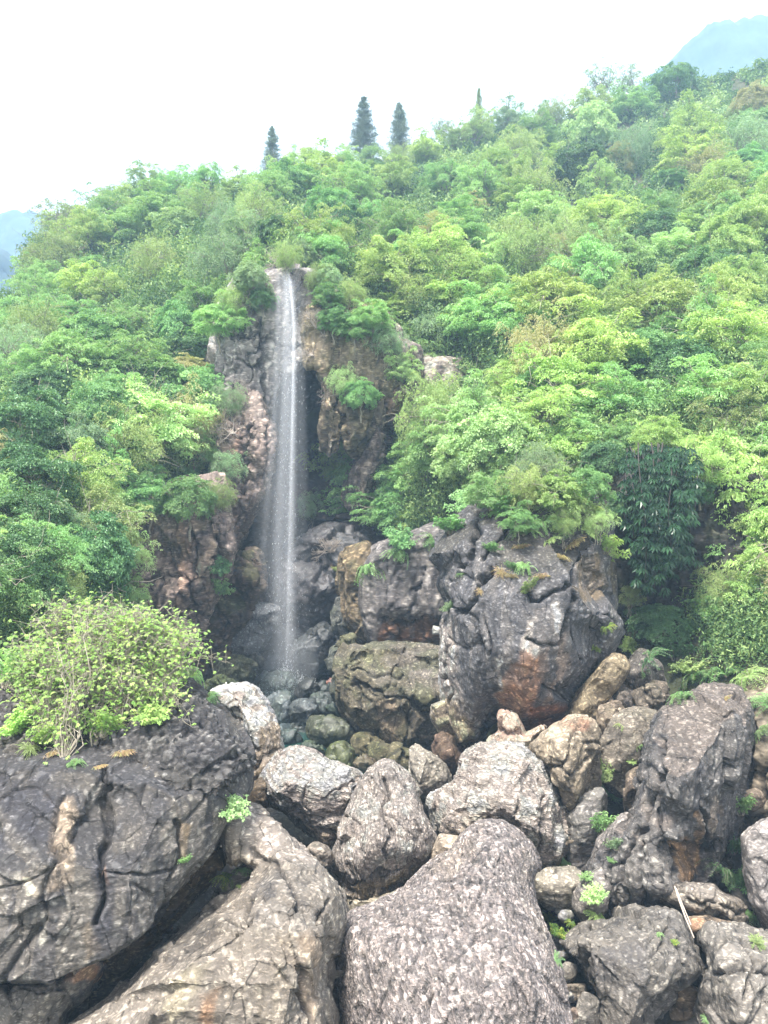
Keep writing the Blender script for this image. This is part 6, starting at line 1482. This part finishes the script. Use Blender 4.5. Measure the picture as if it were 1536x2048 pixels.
# dark glossy leaves hanging on the shaded wall at the right
def hanging_climber():
    rng = np.random.default_rng(93)
    poly = [(1235,900),(1300,890),(1380,900),(1395,960),(1370,1060),(1385,1130),(1330,1150),(1310,1190),(1285,1215),(1268,1180),(1276,1130),(1250,1110),(1240,1040)]
    C, D, Nm, lv, Lf = [], [], [], [], []; bag = Bag()
    strands = []
    for k in range(54):
        u0 = rng.uniform(1240, 1390); v1 = rng.uniform(1000, 1210)
        strands.append((u0 + rng.normal() * 8, 885 + rng.uniform(0, 130) * abs(u0 - 1315) / 70, 1318 + (u0 - 1318) * rng.uniform(0.3, 1.0), v1 - 0.9 * abs(u0 - 1300)))
    for (ua, va, ub, vb) in strands:
        y0 = 22.6 + rng.normal() * 0.5
        P = np.array([px(ua + (ub - ua) * t + 4 * math.sin(6 * t + ua), va + (vb - va) * t, y0 - 0.5 * math.sin(3 * t)) for t in np.linspace(0, 1, 10)])
        V, Q = tube(P, np.linspace(0.02, 0.008, 10), 4); bag.add(V, Q)
        m = int((vb - va) / 9)
        for w in range(m):
            t = rng.random(); c = np.array([np.interp(t * 9, range(10), P[:, i]) for i in range(3)]) + rng.normal(size=3) * np.array([0.3, 0.3, 0.16])
            uu = 768 + F * c[0] / c[1]; vv = 1024 - F * (c[2] - CZ) / c[1]
            if poly_dist(poly, np.array([uu]), np.array([vv]))[0] < -6: continue
            c[1] -= 0.25; hd = rng.uniform(0, 6.283); tone = 0.5 + 0.22 * rng.normal(); k = 7
            for j in range(k):
                an = hd + 6.283 * j / k
                d = np.array([math.cos(an), -0.35 + 0.4 * math.sin(an), -0.75 + 0.35 * math.sin(an)])
                C.append(c + d * 0.11); D.append(d); Nm.append(np.array([0, -0.7, 0.7]) + 0.2 * rng.normal(size=3)); lv.append(tone + 0.08 * rng.normal()); Lf.append(0.21 * rng.uniform(0.8, 1.2))
    Lf = np.array(Lf)
    me = leaves_mesh('climber_leaves', np.array(C), np.array(D), np.array(Nm), Lf, Lf * 0.34, np.array(lv))
    o = empty('climber', px(1310, 1150, 22.3)); base = o.location.copy()
    a_ = link('foliage', me, LM['glossy'], o); b_ = link('stem', bag.mesh('climber_stems'), M_DTWIG, o)
    for q in (a_, b_): q.matrix_parent_inverse = Matrix.Translation(-base)
    tag(o, 'dark glossy climber with palm shaped leaves hanging over the shaded right wall', 'climber')
hanging_climber()

# a bleached pole lying against the brown capstone, a fallen stick by the shrub
def stick(name, label, cat, pts, r, mat):
    P = np.array([px(*p) for p in pts]); o = P.mean(0)
    V, Q = tube(P - o, r, 7)
    ob = link(name, mesh_np(name, V, Q, True), mat); ob.location = o
    tag(ob, label, cat)
stick('pole', 'thin bleached pole leaning across the brown capstone', 'pole', [(1349,1772,13.75),(1358,1800,13.6),(1372,1838,13.35),(1388,1876,13.1)], [0.015,0.017,0.016,0.012], M_POLE)
stick('pole', 'second thinner stick crossing the bleached pole at the capstone', 'pole', [(1352,1776,13.72),(1366,1812,13.5),(1382,1850,13.25)], [0.010,0.012,0.010], M_TWIG)
# ------------------------------------------------------------------ waterfall
def build_fall():
    rng = np.random.default_rng(55)
    VV = [532, 560, 650, 800, 950, 1100, 1250, 1340, 1388]
    UU = [572, 580, 588, 586, 583, 580, 577, 574, 572]
    YY = [35.0, 34.2, 33.6, 33.1, 32.6, 32.0, 31.4, 31.1, 31.0]
    HW = [20, 24, 28, 32, 40, 48, 50, 46, 42]        # half width of the veil in pixels
    SH = [-2, -4, -8, -8, -10, -12, -10, -6, -4]    # the veil drifts to the left of the bright core
    m, nt, out = new_mat('falling_water')
    at = N(nt, 'ShaderNodeAttribute'); at.attribute_name = 'dens'
    tc = N(nt, 'ShaderNodeTexCoord'); mp = N(nt, 'ShaderNodeMapping'); mp.inputs['Scale'].default_value = (14, 14, 0.55)
    nt.links.new(tc.outputs['Object'], mp.inputs['Vector'])
    n1 = noise_node(nt, mp.outputs[0], 1.6, 6, 0.7)
    mp2 = N(nt, 'ShaderNodeMapping'); mp2.inputs['Scale'].default_value = (40, 40, 7)
    nt.links.new(tc.outputs['Object'], mp2.inputs['Vector'])
    n2 = noise_node(nt, mp2.outputs[0], 1.0, 3, 0.6)
    r1 = ramp(nt, n1, [(0.26, (0.25, 0.25, 0.25)), (0.72, (1, 1, 1))]); r2 = ramp(nt, n2, [(0.3, (0.65, 0.65, 0.65)), (0.7, (1, 1, 1))])
    a = mixc(nt, 1.0, r1, r2, 'MULTIPLY'); a = mixc(nt, 1.0, a, at.outputs['Color'], 'MULTIPLY')
    tr = N(nt, 'ShaderNodeBsdfTransparent')
    df = N(nt, 'ShaderNodeBsdfDiffuse'); df.inputs[0].default_value = (0.88, 0.92, 0.99, 1)
    tl = N(nt, 'ShaderNodeBsdfTranslucent'); tl.inputs[0].default_value = (0.88, 0.92, 0.99, 1)
    nv = N(nt, 'ShaderNodeCombineXYZ'); nv.inputs[0].default_value = -0.2; nv.inputs[1].default_value = -0.5; nv.inputs[2].default_value = 0.84
    nt.links.new(nv.outputs[0], df.inputs['Normal'])
    ms = N(nt, 'ShaderNodeMixShader'); ms.inputs[0].default_value = 0.25
    nt.links.new(df.outputs[0], ms.inputs[1]); nt.links.new(tl.outputs[0], ms.inputs[2])
    mx = N(nt, 'ShaderNodeMixShader')
    nt.links.new(a, mx.inputs[0]); nt.links.new(tr.outputs[0], mx.inputs[1]); nt.links.new(ms.outputs[0], mx.inputs[2])
    nt.links.new(mx.outputs[0], out.inputs[0])
    o = empty('waterfall', px(570, 1385, 32.0))
    base = np.array(o.location)
    def ribbons(n, wid, dens, spread, shift):
        Vs, Qs, Cs, nn = [], [], [], 0
        for k in range(n):
            g = rng.normal() * 0.46
            gy = rng.normal() * 0.35
            ph = rng.uniform(0, 6.28); ang = rng.uniform(-0.6, 0.6)
            v0 = 532 + abs(rng.normal()) * 6; v1 = rng.uniform(1340, 1392) if rng.random() < 0.75 else rng.uniform(900, 1390)
            tt = np.linspace(0, 1, 26); vv = v0 + (v1 - v0) * tt
            u = np.interp(vv, VV, UU) + np.clip(g, -2, 2) * np.interp(vv, VV, HW) * spread + shift * np.interp(vv, VV, SH)
            y = np.interp(vv, VV, YY) + gy * spread * 0.7
            c = np.stack([(u - 768) / F * y, y, CZ - (vv - 1024) / F * y], -1)
            w = wid * rng.uniform(0.6, 1.4) * (0.6 + 0.6 * tt)
            d = np.stack([np.cos(ang + 0.5 * np.sin(ph + 3 * tt)), np.sin(ang + 0.5 * np.sin(ph + 3 * tt)), 0 * tt], -1)
            V = np.stack([c - d * w[:, None], c - d * w[:, None] * 0.4 + [0, -0.02, 0], c + d * w[:, None] * 0.4 + [0, -0.02, 0], c + d * w[:, None]], 1).reshape(-1, 3)
            dn = dens * rng.uniform(0.5, 1.3) * smooth(0, 0.03, tt) * (1 - 0.45 * tt) * smooth(1.0, 0.93, tt)
            C_ = np.stack([0 * dn, dn, dn, 0 * dn], 1).reshape(-1)
            i = np.arange(26 * 4).reshape(26, 4) + nn
            Q = np.stack([i[:-1, :-1], i[:-1, 1:], i[1:, 1:], i[1:, :-1]], -1).reshape(-1, 4)
            Vs.append(V); Qs.append(Q); Cs.append(C_); nn += 104
        me = mesh_np('water', np.concatenate(Vs) - base, np.concatenate(Qs), True)
        c = np.concatenate(Cs); point_color(me, 'dens', np.stack([c, c, c], 1)); return me
    link('veil', ribbons(110, 0.20, 0.020, 1.0, 1.6), m, o)
    link('core', ribbons(26, 0.055, 0.065, 0.18, 0.0), m, o)
    # single drops and short threads of water around the core
    n = 900
    vv = 545 + (1385 - 545) * rng.random(n) ** 0.9
    g = rng.normal(size=n) * 0.42
    u = np.interp(vv, VV, UU) + g * np.interp(vv, VV, HW) * 1.1 + 0.6 * np.interp(vv, VV, SH)
    y = np.interp(vv, VV, YY) + rng.normal(size=n) * 0.3
    C = np.stack([(u - 768) / F * y, y, CZ - (vv - 1024) / F * y], -1) - base
    D = np.tile([0, 0, -1.0], (n, 1)) + 0.04 * rng.normal(size=(n, 3))
    me = leaves_mesh('drops', C, D, rand_unit(n, rng), rng.uniform(0.03, 0.12, n), rng.uniform(0.004, 0.010, n), np.full(n, 0.5))
    mw, nt, out = new_mat('water_drops')
    df = N(nt, 'ShaderNodeBsdfDiffuse'); df.inputs[0].default_value = (0.9, 0.93, 0.96, 1); nt.links.new(df.outputs[0], out.inputs[0])
    link('drops', me, mw, o)
    # splash: drops thrown up where the water lands, and threads running off the stones
    n = 7000; a = rng.uniform(0, 6.283, n); r = np.abs(rng.normal(size=n)) * 0.75
    C = np.stack([np.cos(a) * r, np.sin(a) * r * 0.8 - 0.2, np.abs(rng.normal(size=n)) * 0.45 * np.exp(-r * 0.5) + 0.1], -1)
    D = np.stack([np.cos(a) * 0.6, np.sin(a) * 0.6, np.ones(n)], -1)
    link('splash', leaves_mesh('splash', C, D, rand_unit(n, rng), rng.uniform(0.02, 0.08, n), rng.uniform(0.010, 0.02, n), np.full(n, 0.5)), mw, o)
    tag(o, 'tall thin waterfall dropping as a fine white veil down the dark recess', 'waterfall')
    # rills of white water between the stones under the fall
    def blob(name, u, v, y, rx, ry, rz, dens, label):
        bm = bmesh.new(); bmesh.ops.create_icosphere(bm, subdivisions=3, radius=1.0)
        for vt in bm.verts: vt.co.x *= rx; vt.co.y *= ry; vt.co.z *= rz
        me = bpy.data.meshes.new(name); bm.to_mesh(me); bm.free()
        mv, nt, out = new_mat('mist'); pv = N(nt, 'ShaderNodeVolumePrincipled'); pv.inputs['Density'].default_value = dens
        pv.inputs['Color'].default_value = (0.9, 0.94, 1.0, 1); nt.links.new(pv.outputs[0], out.inputs['Volume'])
        ob = link(name, me, mv); ob.location = px(u, v, y); tag(ob, label, 'mist', kind='stuff')
    blob('mist', 560, 1330, 31.6, 1.7, 1.2, 1.8, 0.075, 'white mist rising where the waterfall strikes the rocks')
    blob('mist', 560, 960, 33.2, 1.3, 1.0, 8.5, 0.02, 'thin drifting spray along the falling water')
build_fall()

# the air of the valley
def build_haze():
    x0, x1, y0, y1, z0, z1 = -900, 900, -40, 700, -12, 330
    V = [(x, y, z) for x in (x0, x1) for y in (y0, y1) for z in (z0, z1)]
    Q = np.array([[0, 1, 3, 2], [4, 6, 7, 5], [0, 4, 5, 1], [2, 3, 7, 6], [0, 2, 6, 4], [1, 5, 7, 3]])
    mv, nt, out = new_mat('haze'); pv = N(nt, 'ShaderNodeVolumePrincipled')
    pv.inputs['Density'].default_value = 0.0015; pv.inputs['Color'].default_value = (0.52, 0.74, 1.0, 1)
    nt.links.new(pv.outputs[0], out.inputs['Volume'])
    tag(link('haze', mesh_np('haze', V, Q), mv), 'pale blue haze filling the valley air', 'haze', kind='stuff')
build_haze()
